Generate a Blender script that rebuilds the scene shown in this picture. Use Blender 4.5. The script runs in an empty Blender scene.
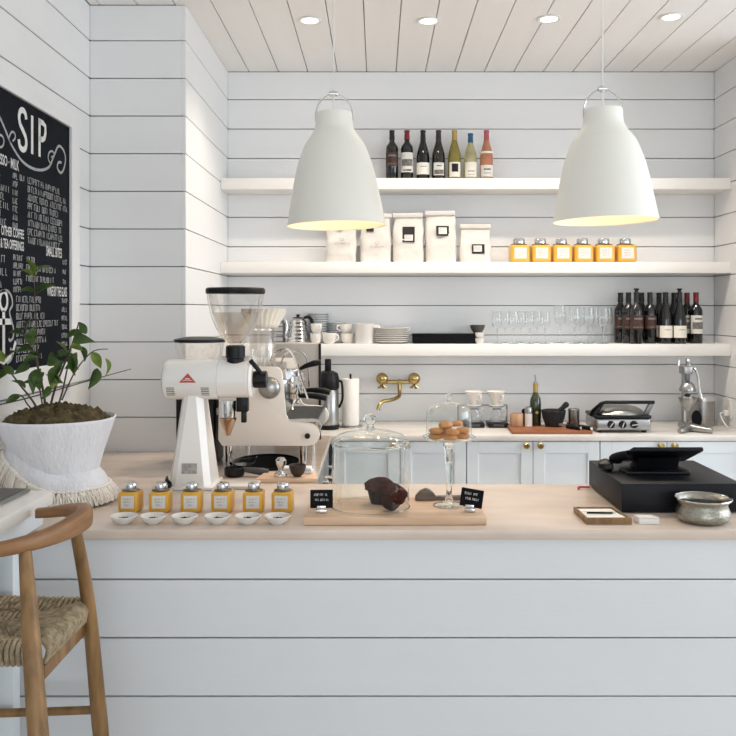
import bpy, bmesh, math, random
from mathutils import Vector, Matrix, noise
random.seed(7)
R = math.radians
PI = math.pi
C = bpy.context.scene.collection

# ------------------------------------------------------------------ camera
F = 848.0; CX, CY, EYE = 378.0, 310.0, 1.60      # focal length in px, vanishing point, eye height
cam_d = bpy.data.cameras.new('camera'); cam = bpy.data.objects.new('camera', cam_d); C.objects.link(cam)
cam.location = (0, 0, EYE); cam.rotation_euler = (R(90), 0, 0)
cam_d.sensor_width = 36.0; cam_d.lens = 36.0 * F / 736.0
cam_d.shift_x = (368 - CX) / 736.0; cam_d.shift_y = (CY - 368) / 736.0
cam_d.clip_start = 0.05
bpy.context.scene.camera = cam

def X(px, D): return (px - CX) / F * D
def Z(py, D): return EYE - (py - CY) / F * D

# ------------------------------------------------------------------ light
sc = bpy.context.scene
sc.view_settings.view_transform = 'Standard'; sc.view_settings.look = 'None'
sc.view_settings.gamma = 1.0; sc.view_settings.use_curve_mapping = False
sc.view_settings.exposure = 0.0
sc.cycles.transparent_max_bounces = 32
sc.cycles.max_bounces = 12; sc.cycles.diffuse_bounces = 6
world = bpy.data.worlds.new('sky'); sc.world = world; world.use_nodes = True
bg = world.node_tree.nodes['Background']
bg.inputs[0].default_value = (0.80, 0.90, 1.0, 1); bg.inputs[1].default_value = 0.8

def area(name, loc, rot, sx, sy, power, col):
    l = bpy.data.lights.new(name, 'AREA'); l.shape = 'RECTANGLE'; l.size = sx; l.size_y = sy
    l.energy = power; l.color = col
    o = bpy.data.objects.new(name, l); C.objects.link(o); o.location = loc; o.rotation_euler = rot
    return o
area('window_daylight', (1.41, -6.90, 1.62), (R(90), 0, 0), 5.1, 2.5, 145, (0.88, 0.94, 1.0))
area('side_window_daylight', (4.215, 2.45, 1.895), (0, R(90), 0), 1.58, 3.25, 84, (0.88, 0.94, 1.0))
DOWN_W = 44; DOWN_COL = (1.0, 0.87, 0.73); PEND_W = 0.9

# ------------------------------------------------------------------ materials
def lin(h):
    h = h.lstrip('#'); v = [int(h[i:i+2], 16) / 255 for i in (0, 2, 4)]
    return tuple(c / 12.92 if c <= 0.04045 else ((c + 0.055) / 1.055) ** 2.4 for c in v)
M = {}
def mat(name, col, rough=0.5, metal=0.0, scale=8.0, var=0.08, bump=0.0, bscale=None, stretch=(1, 1, 1), spec=0.5,
        trans=0.0, ior=1.45, coat=0.0, sss=0.0, col2=None, detail=4.0, rvar=0.0):
    m = bpy.data.materials.new(name); m.use_nodes = True; nt = m.node_tree; N = nt.nodes; L = nt.links
    b = N['Principled BSDF']; c = lin(col)
    b.inputs['Roughness'].default_value = rough; b.inputs['Metallic'].default_value = metal
    b.inputs['Specular IOR Level'].default_value = spec; b.inputs['IOR'].default_value = ior
    b.inputs['Transmission Weight'].default_value = trans; b.inputs['Coat Weight'].default_value = coat
    b.inputs['Subsurface Weight'].default_value = sss
    tc = N.new('ShaderNodeTexCoord'); mp = N.new('ShaderNodeMapping'); mp.inputs['Scale'].default_value = stretch
    L.new(tc.outputs['Object'], mp.inputs['Vector'])
    nz = N.new('ShaderNodeTexNoise'); nz.inputs['Scale'].default_value = scale; nz.inputs['Detail'].default_value = detail
    L.new(mp.outputs[0], nz.inputs['Vector'])
    rp = N.new('ShaderNodeValToRGB'); rp.color_ramp.elements[0].position = 0.3; rp.color_ramp.elements[1].position = 0.7
    c2 = lin(col2) if col2 else tuple(x * (1 - var) for x in c)
    rp.color_ramp.elements[0].color = (*c2, 1); rp.color_ramp.elements[1].color = (*c, 1)
    L.new(nz.outputs['Fac'], rp.inputs[0]); L.new(rp.outputs[0], b.inputs['Base Color'])
    if rvar:
        mr = N.new('ShaderNodeMapRange'); mr.inputs['To Min'].default_value = max(0, rough - rvar); mr.inputs['To Max'].default_value = rough + rvar
        L.new(nz.outputs['Fac'], mr.inputs['Value']); L.new(mr.outputs[0], b.inputs['Roughness'])
    if bump:
        nb = N.new('ShaderNodeTexNoise'); nb.inputs['Scale'].default_value = bscale or scale * 3; nb.inputs['Detail'].default_value = 3
        L.new(mp.outputs[0], nb.inputs['Vector'])
        bp = N.new('ShaderNodeBump'); bp.inputs['Strength'].default_value = bump; bp.inputs['Distance'].default_value = 0.01
        L.new(nb.outputs['Fac'], bp.inputs['Height']); L.new(bp.outputs[0], b.inputs['Normal'])
    M[name] = m; return m

def thin_glass(name, tint, lo=0.05, hi=0.55, rough=0.02, power=3.0):
    m = bpy.data.materials.new(name); m.use_nodes = True; nt = m.node_tree; N = nt.nodes; L = nt.links
    N.remove(N['Principled BSDF']); out = N['Material Output']
    tr = N.new('ShaderNodeBsdfTransparent'); gl = N.new('ShaderNodeBsdfGlossy'); mx = N.new('ShaderNodeMixShader')
    tr.inputs[0].default_value = (*lin(tint), 1); gl.inputs['Roughness'].default_value = rough
    gl.inputs[0].default_value = (0.95, 0.97, 0.97, 1)
    lw = N.new('ShaderNodeLayerWeight'); lw.inputs[0].default_value = 0.5
    pw = N.new('ShaderNodeMath'); pw.operation = 'POWER'; pw.inputs[1].default_value = power
    mr = N.new('ShaderNodeMapRange'); mr.inputs['To Min'].default_value = lo; mr.inputs['To Max'].default_value = hi
    L.new(lw.outputs['Facing'], pw.inputs[0]); L.new(pw.outputs[0], mr.inputs['Value']); L.new(mr.outputs[0], mx.inputs[0])
    L.new(tr.outputs[0], mx.inputs[1]); L.new(gl.outputs[0], mx.inputs[2]); L.new(mx.outputs[0], out.inputs[0])
    M[name] = m; return m

def emit(name, col, s):
    m = bpy.data.materials.new(name); m.use_nodes = True; b = m.node_tree.nodes['Principled BSDF']
    b.inputs['Base Color'].default_value = (*lin(col), 1); b.inputs['Emission Color'].default_value = (*lin(col), 1)
    b.inputs['Emission Strength'].default_value = s; M[name] = m; return m

mat('wall_paint', '#e9eaeb', 0.45, scale=2.5, var=0.03, bump=0.05, bscale=40, stretch=(0.3, 1, 3))
mat('ceiling_paint', '#f4f1ee', 0.5, scale=2.5, var=0.04, bump=0.05, bscale=40, stretch=(3, 0.3, 1))
mat('gap', '#8b857d', 0.8)
mat('shelf_paint', '#e9e7e4', 0.35, scale=3, var=0.02)
mat('bar_paint', '#e0e3e6', 0.42, scale=2.5, var=0.03, bump=0.05, bscale=40, stretch=(0.3, 1, 3))
mat('cabinet_paint', '#e3eaf0', 0.38, scale=3, var=0.02)
mat('marble', '#dfd0c3', 0.2, scale=3.2, col2='#cdbcae', var=0.1, stretch=(1, 2.2, 1), detail=8)
mat('marble_back', '#dedbd7', 0.25, scale=3.2, col2='#ccc6c0', stretch=(1, 2.2, 1), detail=8)
mat('floor_wood', '#d8d2c8', 0.45, scale=4, var=0.12, stretch=(6, 0.5, 1))
mat('oak', '#9a764b', 0.42, scale=7, col2='#6d5030', stretch=(5, 5, 0.7), bump=0.08, bscale=30)
mat('oak_rail', '#a0764f', 0.4, scale=7, col2='#785434', stretch=(1, 1, 6), bump=0.06, bscale=30)
mat('cord', '#b8a78a', 0.9, scale=50, col2='#7b6d57', bump=0.5, bscale=90)
mat('board_wood', '#e0c3a8', 0.5, scale=6, col2='#cfab8b', stretch=(0.7, 7, 7))
mat('board_red', '#9d6645', 0.5, scale=6, col2='#834e33', stretch=(0.7, 7, 7))
mat('wood_pale', '#c9a687', 0.6, scale=9, col2='#a98464', stretch=(4, 4, 0.8))
mat('wood_grey', '#7d7066', 0.7, scale=12, col2='#544a43', stretch=(1, 5, 5), bump=0.2)
mat('wood_dark', '#3b2d27', 0.45, scale=12, col2='#251b17')
mat('brass', '#bda874', 0.24, 1.0, scale=6, var=0.15)
mat('chrome', '#d9dadb', 0.1, 1.0, scale=6, var=0.06)
mat('steel', '#a9a9a8', 0.32, 1.0, scale=6, var=0.1, stretch=(1, 1, 12))
mat('steel_dark', '#7c7c7c', 0.36, 1.0, scale=6, var=0.15)
mat('hammered', '#a9a69c', 0.32, 1.0, scale=60, var=0.25, bump=0.3, bscale=110)
mat('spout_metal', '#b79c82', 0.2, 1.0, scale=6, var=0.1)
mat('black_plastic', '#131416', 0.38, scale=10, var=0.2, spec=0.3)
mat('black_matte', '#131417', 0.7, scale=10, var=0.2, spec=0.15)
mat('black_satin', '#121319', 0.45, scale=3, var=0.2, spec=0.25)
mat('black_stone', '#26272a', 0.75, scale=30, var=0.3, bump=0.2)
mat('rubber_grey', '#4a4b4d', 0.55)
mat('enamel', '#f0eeea', 0.22, scale=3, var=0.02, coat=0.3)
mat('machine_white', '#ece4da', 0.3, scale=3, var=0.02)
mat('ceramic', '#e6e2dc', 0.22, scale=5, var=0.03)
mat('ceramic_grey', '#bfc4c7', 0.4, scale=5, var=0.05)
mat('ceramic_dark', '#55534f', 0.45, scale=5, var=0.1)
mat('lamp_shade', '#eeede5', 0.4, scale=3, var=0.015)
mat('lamp_inner', '#fdf0dc', 0.5, scale=3, var=0.01)
mat('white_plastic', '#e9e9e6', 0.4)
mat('paper', '#eceae5', 0.8, scale=20, var=0.04, bump=0.1)
mat('paper_bag', '#d2cdc7', 0.5, scale=7, var=0.06, bump=0.5, bscale=16)
mat('paper_filter', '#f4ede0', 0.85, scale=20, var=0.05)
mat('towel', '#f0ede8', 0.9, scale=60, var=0.05, bump=0.4)
mat('label_cream', '#ece7dc', 0.7, scale=40, var=0.04)
mat('label_white', '#dedbd5', 0.7, scale=40, var=0.04)
mat('label_brown', '#54372e', 0.6, scale=60, col2='#2e1d1a')
mat('print_grey', '#8d8a86', 0.8, scale=60, col2='#56534f')
mat('print_black', '#1b1b1c', 0.7)
mat('tin_yellow', '#dfa93c', 0.35, scale=5, var=0.06, coat=0.2)
mat('tea_leaf', '#2b2622', 0.9, scale=80, var=0.4)
mat('chalkboard', '#171a21', 0.8, scale=6, col2='#1e2127', detail=8, spec=0.1)
mat('chalk', '#e9e9e8', 0.95, scale=60, var=0.15)
mat('chalk_dim', '#b9bbbd', 0.95, scale=60, var=0.3)
mat('cloth', '#e6e6ea', 0.95, scale=45, var=0.07, bump=0.5, bscale=120, stretch=(1, 1, 0.25))
mat('fringe', '#f6efe4', 0.95, scale=60, var=0.12, bump=0.5, bscale=150)
mat('moss', '#66593a', 1.0, scale=45, col2='#2e2618', bump=1.0, bscale=60)
mat('leaf', '#4f652f', 0.5, scale=14, col2='#2c421d', spec=0.3)
mat('leaf_young', '#7d8d3c', 0.5, scale=14, col2='#566d2c', spec=0.3)
mat('leaf_old', '#d39a3a', 0.5, scale=9, col2='#b47a2e')
mat('bark', '#5c4a35', 0.8, scale=20, col2='#43402a')
mat('chocolate', '#4a251b', 0.85, scale=45, col2='#26110d', bump=1.0, bscale=60, spec=0.15)
mat('muffin_case', '#35190f', 0.85, scale=40, col2='#200f0a', spec=0.15)
mat('panel_grey', '#a8a29b', 0.35, scale=3, var=0.06)
mat('label_grey', '#bab8b4', 0.7, scale=90, col2='#8f8d89')
mat('cookie', '#d79a5a', 0.8, scale=22, col2='#b8763a', bump=0.5, bscale=60)
mat('red', '#b5343a', 0.5)
mat('magenta', '#b01f4d', 0.5)
mat('sign_red', '#c8423f', 0.5, scale=20, var=0.1)
mat('cap_red', '#7d1f28', 0.4); mat('cap_black', '#1a1a1d', 0.4); mat('cap_gold', '#b59a5a', 0.35, 0.6)
mat('cap_blue', '#1f5a7d', 0.4); mat('cap_pink', '#b5565f', 0.4); mat('cap_brown', '#33282a', 0.45)
mat('glass_black', '#0d0f12', 0.06, coat=0.5); mat('glass_olive', '#1d1c12', 0.06, coat=0.5)
mat('glass_gold', '#a89b46', 0.06, trans=0.45, coat=0.4); mat('glass_pale', '#d6d0a0', 0.06, trans=0.55, coat=0.4)
mat('glass_rose', '#d9936f', 0.06, trans=0.4, coat=0.4); mat('glass_green', '#27331b', 0.06, coat=0.5)
mat('clear_glass', '#f6fbfa', 0.01, trans=1.0, scale=1, var=0.0, ior=1.46)
mat('gasket', '#3a3a3c', 0.5)
thin_glass('glass', '#fcfefd', 0.03, 0.85, power=2.4)
thin_glass('glass_fine', '#fbfcfc', 0.05, 0.85, power=1.8)
thin_glass('plastic_clear', '#fcfaf8', 0.10, 0.7, rough=0.06, power=1.8)
thin_glass('plastic_smoke', '#f3efea', 0.16, 0.5, rough=0.2)
emit('bulb', '#ffd9a0', 5.0); emit('downlight_lens', '#ffe9cc', 7.0)

# ------------------------------------------------------------------ mesh builder
def spline(pts, n=6):
    P = [Vector(p) for p in pts]; out = []
    for i in range(len(P) - 1):
        p0 = P[max(i - 1, 0)]; p1 = P[i]; p2 = P[i + 1]; p3 = P[min(i + 2, len(P) - 1)]
        for k in range(n):
            t = k / n
            out.append(0.5 * ((2 * p1) + (-p0 + p2) * t + (2 * p0 - 5 * p1 + 4 * p2 - p3) * t * t + (-p0 + 3 * p1 - 3 * p2 + p3) * t ** 3))
    out.append(P[-1]); return out

class MB:
    def __init__(s): s.bm = bmesh.new()
    def box(s, x0, x1, y0, y1, z0, z1, bev=0.0, seg=2, mtx=None):
        bm = s.bm
        v = [bm.verts.new((x, y, z)) for z in (z0, z1) for y in (y0, y1) for x in (x0, x1)]
        fs = [bm.faces.new([v[i] for i in q]) for q in ((0, 2, 3, 1), (4, 5, 7, 6), (0, 1, 5, 4), (2, 6, 7, 3), (0, 4, 6, 2), (1, 3, 7, 5))]
        if mtx: bmesh.ops.transform(bm, matrix=mtx, verts=v)
        if bev > 0: bmesh.ops.bevel(bm, geom=list({e for f in fs for e in f.edges}), offset=bev, segments=seg, profile=0.5, affect='EDGES')
        return s
    def loft(s, rings, cap0=True, cap1=True, closed=True):
        bm = s.bm; R_ = [[bm.verts.new(p) for p in r] for r in rings]; n = len(R_[0])
        for a, b in zip(R_[:-1], R_[1:]):
            for i in range(n if closed else n - 1):
                j = (i + 1) % n; bm.faces.new((a[i], a[j], b[j], b[i]))
        if cap0: bm.faces.new(list(reversed(R_[0])))
        if cap1: bm.faces.new(R_[-1])
        return s
    def lathe(s, prof, seg=28, c=(0, 0, 0), mtx=None, sx=1.0, sy=1.0, fn=None):
        bm = s.bm; rings = []; allv = []
        for r, z in prof:
            if r < 1e-6: ring = [bm.verts.new((c[0], c[1], c[2] + z))]
            else:
                ring = []
                for i in range(seg):
                    a = 2 * PI * i / seg; rr = r * (fn(a, z) if fn else 1)
                    ring.append(bm.verts.new((c[0] + rr * math.cos(a) * sx, c[1] + rr * math.sin(a) * sy, c[2] + z)))
            rings.append(ring); allv += ring
        for a, b in zip(rings[:-1], rings[1:]):
            for i in range(seg):
                j = (i + 1) % seg
                if len(a) == 1 and len(b) == 1: continue
                if len(a) == 1: bm.faces.new((a[0], b[j], b[i]))
                elif len(b) == 1: bm.faces.new((a[i], a[j], b[0]))
                else: bm.faces.new((a[i], a[j], b[j], b[i]))
        if mtx: bmesh.ops.transform(bm, matrix=mtx, verts=allv)
        return s
    def cyl(s, p0, p1, r0, r1=None, seg=20, bev=0.0):
        p0 = Vector(p0); p1 = Vector(p1); d = p1 - p0; h = d.length; r1 = r0 if r1 is None else r1
        m = Matrix.Translation(p0) @ d.to_track_quat('Z', 'Y').to_matrix().to_4x4()
        b = bev
        prof = [(0, 0), (r0 - b, 0), (r0, b), (r1, h - b), (r1 - b, h), (0, h)] if b else [(0, 0), (r0, 0), (r1, h), (0, h)]
        return s.lathe(prof, seg, mtx=m)
    def tube(s, pts, r, seg=10, n=6, smooth=True, closed=False):
        P = spline(pts, n) if smooth and len(pts) > 2 else [Vector(p) for p in pts]
        if closed: P = P[:-1] if (P[0] - P[-1]).length < 1e-5 else P
        rs = r if isinstance(r, (list, tuple)) else None
        rings = []; up = None
        for i, p in enumerate(P):
            if closed: t = (P[(i + 1) % len(P)] - P[i - 1])
            else: t = P[min(i + 1, len(P) - 1)] - P[max(i - 1, 0)]
            t.normalize()
            if up is None: up = t.orthogonal().normalized()
            else:
                up = up - t * up.dot(t)
                up = up.normalized() if up.length > 1e-6 else t.orthogonal().normalized()
            sd = t.cross(up)
            if rs:
                f = i / (len(P) - 1) * (len(rs) - 1); k = min(int(f), len(rs) - 2); rr = rs[k] + (rs[k + 1] - rs[k]) * (f - k)
            else: rr = r
            rings.append([p + (up * math.cos(2 * PI * k / seg) + sd * math.sin(2 * PI * k / seg)) * rr for k in range(seg)])
        if closed: rings.append(rings[0]); return s.loft(rings, False, False)
        return s.loft(rings)
    def prism(s, poly, a0, a1, axis='Y', bev=0.0, seg=2):
        # poly = list of 2-D points: (x,z) for axis Y, (y,z) for axis X, (x,y) for axis Z
        def P(u, v, a): return (u, a, v) if axis == 'Y' else ((a, u, v) if axis == 'X' else (u, v, a))
        bm = s.bm; A = [bm.verts.new(P(u, v, a0)) for u, v in poly]; B = [bm.verts.new(P(u, v, a1)) for u, v in poly]
        fs = [bm.faces.new(A), bm.faces.new(list(reversed(B)))]; n = len(A)
        for i in range(n): fs.append(bm.faces.new((A[i], B[i], B[(i + 1) % n], A[(i + 1) % n])))
        if bev:
            es = list(fs[0].edges) + list(fs[1].edges)
            bmesh.ops.bevel(bm, geom=es, offset=bev, segments=seg, profile=0.5, affect='EDGES')
        return s
    def ball(s, c, r, sx=1, sy=1, sz=1, seg=20, rings=10):
        prof = [(r * math.sin(PI * i / rings), -r * math.cos(PI * i / rings) * sz) for i in range(rings + 1)]
        prof[0] = (0, -r * sz); prof[-1] = (0, r * sz)
        return s.lathe(prof, seg, c, sx=sx, sy=sy)
    def quad(s, pts):
        s.bm.faces.new([s.bm.verts.new(p) for p in pts]); return s

def obj(name, mb, material, parent=None, loc=(0, 0, 0), rot=(0, 0, 0), angle=38, recalc=True):
    if isinstance(mb, MB):
        if recalc: bmesh.ops.recalc_face_normals(mb.bm, faces=mb.bm.faces)
        me = bpy.data.meshes.new(name); mb.bm.to_mesh(me); mb.bm.free()
        me.polygons.foreach_set('use_smooth', [True] * len(me.polygons))
        me.set_sharp_from_angle(angle=R(angle))
        me.materials.append(M[material])
    else: me = mb
    o = bpy.data.objects.new(name, me); C.objects.link(o)
    o.location = loc; o.rotation_euler = rot
    if parent: o.parent = parent
    return o
def tag(o, label, cat, group=None, kind=None):
    o['label'] = label; o['category'] = cat
    if group: o['group'] = group
    if kind: o['kind'] = kind
    return o
def thing(name, label, cat, loc=(0, 0, 0), rotz=0.0, group=None):
    o = bpy.data.objects.new(name, None); C.objects.link(o); o.empty_display_size = 0.05
    o.location = loc; o.rotation_euler = (0, 0, rotz)
    return tag(o, label, cat, group)
def struct(name, mb, material, loc=(0, 0, 0)):
    o = obj(name, mb, material, loc=loc); o['kind'] = 'structure'; return o
def dup(root, loc, rotz=0.0, label=None, group=None, scale=None):
    r = root.copy(); C.objects.link(r); r.location = loc; r.rotation_euler = (0, 0, rotz)
    if scale: r.scale = scale
    if label: r['label'] = label
    if group: r['group'] = group
    for ch in list(root.children):
        c = ch.copy(); C.objects.link(c); c.parent = r
        for g in list(ch.children):
            d = g.copy(); C.objects.link(d); d.parent = c
    return r
ORD = ['first', 'second', 'third', 'fourth', 'fifth', 'sixth', 'seventh', 'eighth', 'ninth']

def text_bm(mb, body, size, place, sx=1.0, align='LEFT', bold=0.0):
    cu = bpy.data.curves.new('t', 'FONT'); cu.body = body; cu.size = size; cu.align_x = align; cu.offset = bold
    cu.resolution_u = 3
    o = bpy.data.objects.new('t', cu); C.objects.link(o)
    dg = bpy.context.evaluated_depsgraph_get(); me = bpy.data.meshes.new_from_object(o.evaluated_get(dg))
    vs = [mb.bm.verts.new(place(v.co.x * sx, v.co.y)) for v in me.vertices]
    for p in me.polygons:
        try: mb.bm.faces.new([vs[i] for i in p.vertices])
        except ValueError: pass
    bpy.data.objects.remove(o); bpy.data.curves.remove(cu); bpy.data.meshes.remove(me)

def stroke(mb, pts, w, place):
    """flat polyline of width w in a 2-D layout mapped through place(u,v)"""
    P = [Vector(p) for p in pts]; L_, R_ = [], []
    for i, p in enumerate(P):
        t = (P[min(i + 1, len(P) - 1)] - P[max(i - 1, 0)])
        if t.length < 1e-9: t = Vector((1, 0))
        t.normalize(); n = Vector((-t.y, t.x)) * w / 2
        L_.append(mb.bm.verts.new(place(*(p + n)))); R_.append(mb.bm.verts.new(place(*(p - n))))
    for i in range(len(P) - 1): mb.bm.faces.new((L_[i], R_[i], R_[i + 1], L_[i + 1]))
GL = [[(0, 0), (0, 1)], [(0, 0), (0, 1), (.6, 1)], [(0, 1), (0, 0), (.6, 0)], [(0, 0), (0, 1), (.6, 0), (.6, 1)], [(0, 0), (.3, 1), (.6, 0)],
      [(.6, 1), (0, 1), (0, 0), (.6, 0)], [(0, 0), (0, 1), (.6, 1), (.6, 0), (0, 0)], [(0, .5), (.6, .5), (.6, 1), (0, 1), (0, 0)], [(.3, 0), (.3, 1)], [(0, 1), (.6, 1), (.3, 1), (.3, 0)]]
def scribble(mb, u, v, length, h, w, place, rnd, dense=0.75):
    """a line of small letter-like chalk marks, too small to read"""
    x = u; word = rnd.randint(3, 8)
    while x < u + length:
        if word == 0: x += h * 0.5; word = rnd.randint(2, 8); continue
        g = rnd.choice(GL)
        stroke(mb, [(x + a * h * dense, v + b * h) for a, b in g], w, place)
        x += h * dense * 0.95; word -= 1

# ------------------------------------------------------------------ room
XL, XS, XR, XW = -1.369, -0.913, 2.045, 4.2   # menu wall, niche left, niche right, window wall
YB, YS, YR, YN = 5.16, 4.03, -7.0, 4.45
ZC = 3.050; W = 0.179; G = 0.0045; TH = 0.02
Z0 = 1.090 - 6 * W            # groove heights are Z0 + k*W

def wall_boards(wall, axis, a0, a1, face, sign, zs, material):
    """horizontal boards: axis 'X' spans x at y=face (front face), axis 'Y' spans y at x=face; sign = direction into the wall"""
    for lo, hi in zs:
        m = MB()
        if axis == 'X': y = sorted((face, face + sign * TH)); m.box(a0, a1, y[0], y[1], lo + G / 2, hi - G / 2, 0.0015, 1)
        else: x = sorted((face, face + sign * TH)); m.box(x[0], x[1], a0, a1, lo + G / 2, hi - G / 2, 0.0015, 1)
        obj('board', m, material, wall)
def courses(z_from, z_to, g0):
    k = math.floor((z_from - g0) / W); out = []
    z = g0 + k * W
    while z < z_to - 1e-4:
        lo, hi = max(z, z_from), min(z + W, z_to)
        if hi - lo > 0.02: out.append((lo, hi))
        z += W
    return out
ZS = courses(0.0, ZC, Z0)

floor = struct('floor', MB().box(XL - .2, XW + .2, YR - .2, YB + .2, -0.1, 0.0), 'floor_wood')
ceiling = struct('ceiling', MB().box(XL - .2, XW + .2, YR - .2, YB + .2, ZC + TH, ZC + 0.15), 'gap')
x = -0.785 - 4 * W
while x < XW:
    lo, hi = max(x, XL), min(x + W, XW)
    if hi - lo > 0.015:
        obj('plank', MB().box(lo + G / 2, hi - G / 2, YR, YS if lo < XS - 0.1 else (YB if lo < XR else YN), ZC, ZC + TH, 0.0015, 1), 'ceiling_paint', ceiling)
    x += W
wb = struct('wall_back', MB().box(XS - .2, XR + .2, YB + TH, YB + .15, 0, ZC), 'gap')
wall_boards(wb, 'X', XS, XR, YB, 1, ZS, 'wall_paint')
wn = struct('wall_niche', MB().box(XS - .12, XS - TH, YS + TH, YB + TH, 0, ZC), 'gap')
wall_boards(wn, 'Y', YS, YB, XS, -1, ZS, 'wall_paint')
wf = struct('wall_return', MB().box(XL - .1, XS - TH, YS + TH, YS + .1, 0, ZC), 'gap')
wall_boards(wf, 'X', XL, XS - TH, YS, 1, ZS, 'wall_paint')
wl = struct('wall_left', MB().box(XL - .15, XL - TH, YR, YS + TH, 0, ZC), 'gap')
wall_boards(wl, 'Y', YR, YS, XL, -1, ZS, 'wall_paint')
wr = struct('wall_right', MB().box(XR + TH, XR + .12, YN + TH, YB + TH, 0, ZC), 'gap')
wall_boards(wr, 'Y', YN, YB, XR, 1, ZS, 'wall_paint')
wq = struct('wall_right_return', MB().box(XR + TH, XW + .1, YN + TH, YN + .1, 0, ZC), 'gap')
wall_boards(wq, 'X', XR + TH, XW, YN, 1, ZS, 'wall_paint')
# window wall beyond the right edge of the frame: a wide window lights the bar from the side
WY0, WY1, WZ0, WZ1 = 0.8, 4.1, Z0 + 6 * W, Z0 + 15 * W
m = MB().box(XW + TH, XW + .15, YR, WY0, 0, ZC).box(XW + TH, XW + .15, WY1, YN + TH, 0, ZC).box(XW + TH, XW + .15, WY0, WY1, 0, WZ0).box(XW + TH, XW + .15, WY0, WY1, WZ1, ZC)
ww_ = struct('wall_window_side', m, 'gap')
for lo, hi in ZS:
    if hi <= WZ0 + .05 or lo >= WZ1 - .05: wall_boards(ww_, 'Y', YR, YN, XW, 1, [(lo, hi)], 'wall_paint')
    else:
        wall_boards(ww_, 'Y', YR, WY0, XW, 1, [(lo, hi)], 'wall_paint'); wall_boards(ww_, 'Y', WY1, YN, XW, 1, [(lo, hi)], 'wall_paint')
m = MB()
for yy in (WY0, 2.42, WY1 - .06): m.box(XW + .05, XW + .10, yy, yy + .06, WZ0 + .06, WZ1 - .06)
m.box(XW + .05, XW + .10, WY0, WY1, WZ0, WZ0 + .06).box(XW + .05, XW + .10, WY0, WY1, WZ1 - .06, WZ1)
struct('window_2', m, 'shelf_paint')
# shop front behind the camera: a wide window lets the daylight in
m = MB().box(XL - .15, XW + .15, YR - .12, YR, 0, 0.35).box(XL - .15, XW + .15, YR - .12, YR, 2.9, ZC)
m.box(XL - .15, XL + .2, YR - .12, YR, 0.35, 2.9).box(XW - .2, XW + .15, YR - .12, YR, 0.35, 2.9)
struct('wall_rear', m, 'wall_paint')
m = MB()
for k in range(4): xx = XL + .2 + k * (XW - XL - .46) / 3; m.box(xx, xx + .06, YR - .09, YR - .03, 0.35, 2.9)
m.box(XL + .2, XW - .2, YR - .09, YR - .03, 0.35, 0.41).box(XL + .2, XW - .2, YR - .09, YR - .03, 2.84, 2.9)
struct('window_1', m, 'black_satin')

# ------------------------------------------------------------------ wall shelves
SHY = 4.91
for (zt, zb, where) in ((2.364, 2.300, 'carrying the row of wine bottles under the ceiling lights'),
                        (1.878, 1.814, 'carrying white coffee bags and yellow tins'),
                        (1.403, 1.334, 'carrying cups, plates, wine glasses and dark bottles')):
    tag(obj('wall_shelf', MB().box(XS + .001, XR - .001, SHY, YB - .001, zb, zt, 0.002), 'shelf_paint'),
        'thick white floating shelf ' + where, 'shelf', 'floating wall shelves')
S1, S2, S3 = 2.364, 1.878, 1.403
CT = 0.928                    # worktop height

# ------------------------------------------------------------------ bar and worktops
bar = thing('bar_counter', 'pale blue-grey bar counter clad in wide horizontal boards', 'counter', (0, 2.61, 0))
obj('body', MB().box(XL + .003, 1.6, TH, 0.60, 0, CT - .031), 'gap', bar)
zs = [(max(0.7705 - .18 * (k + 1), 0.0), 0.7705 - .18 * k) for k in range(5)] + [(0.7705, CT - .031)]
for lo, hi in zs:
    if hi - lo > .02: obj('board', MB().box(XL + .003, 1.6, 0, TH, lo + G / 2, hi - G / 2, 0.0015, 1), 'bar_paint', bar)
poly = [(XL + .003, 2.592), (1.62, 2.592), (1.62, 3.27), (-.25, 3.27), (-.25, 4.54), (XS + .003, 4.54), (XS + .003, 4.027), (XL + .003, 4.027)]
tag(obj('bar_worktop', MB().prism(poly, CT - .030, CT, 'Z', 0.004), 'marble'), 'warm white marble slab topping the bar and its return under the espresso machine', 'worktop')
# return cabinet: steel under-counter fridge facing the aisle
fr = thing('undercounter_fridge', 'stainless undercounter fridge below the espresso machine', 'fridge', (-.26, 3.29, 0))
obj('body', MB().box(-.60, -.03, 0.0, 1.22, 0.05, CT - .032, 0.004), 'steel_dark', fr)
for k in range(3):
    d = obj('door', MB().box(-.029, 0.0, .01 + k * .40, .40 + k * .40, 0.10, CT - .05, 0.004), 'steel', fr)
    obj('handle', MB().tube([(.0, .06 + k * .40, .78), (.03, .06 + k * .40, .78), (.03, .34 + k * .40, .78), (.0, .34 + k * .40, .78)], .007, smooth=False), 'chrome', d)
obj('plinth', MB().box(-.56, -.06, 0.02, 1.2, 0.0, 0.0495), 'black_plastic', fr)
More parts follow.
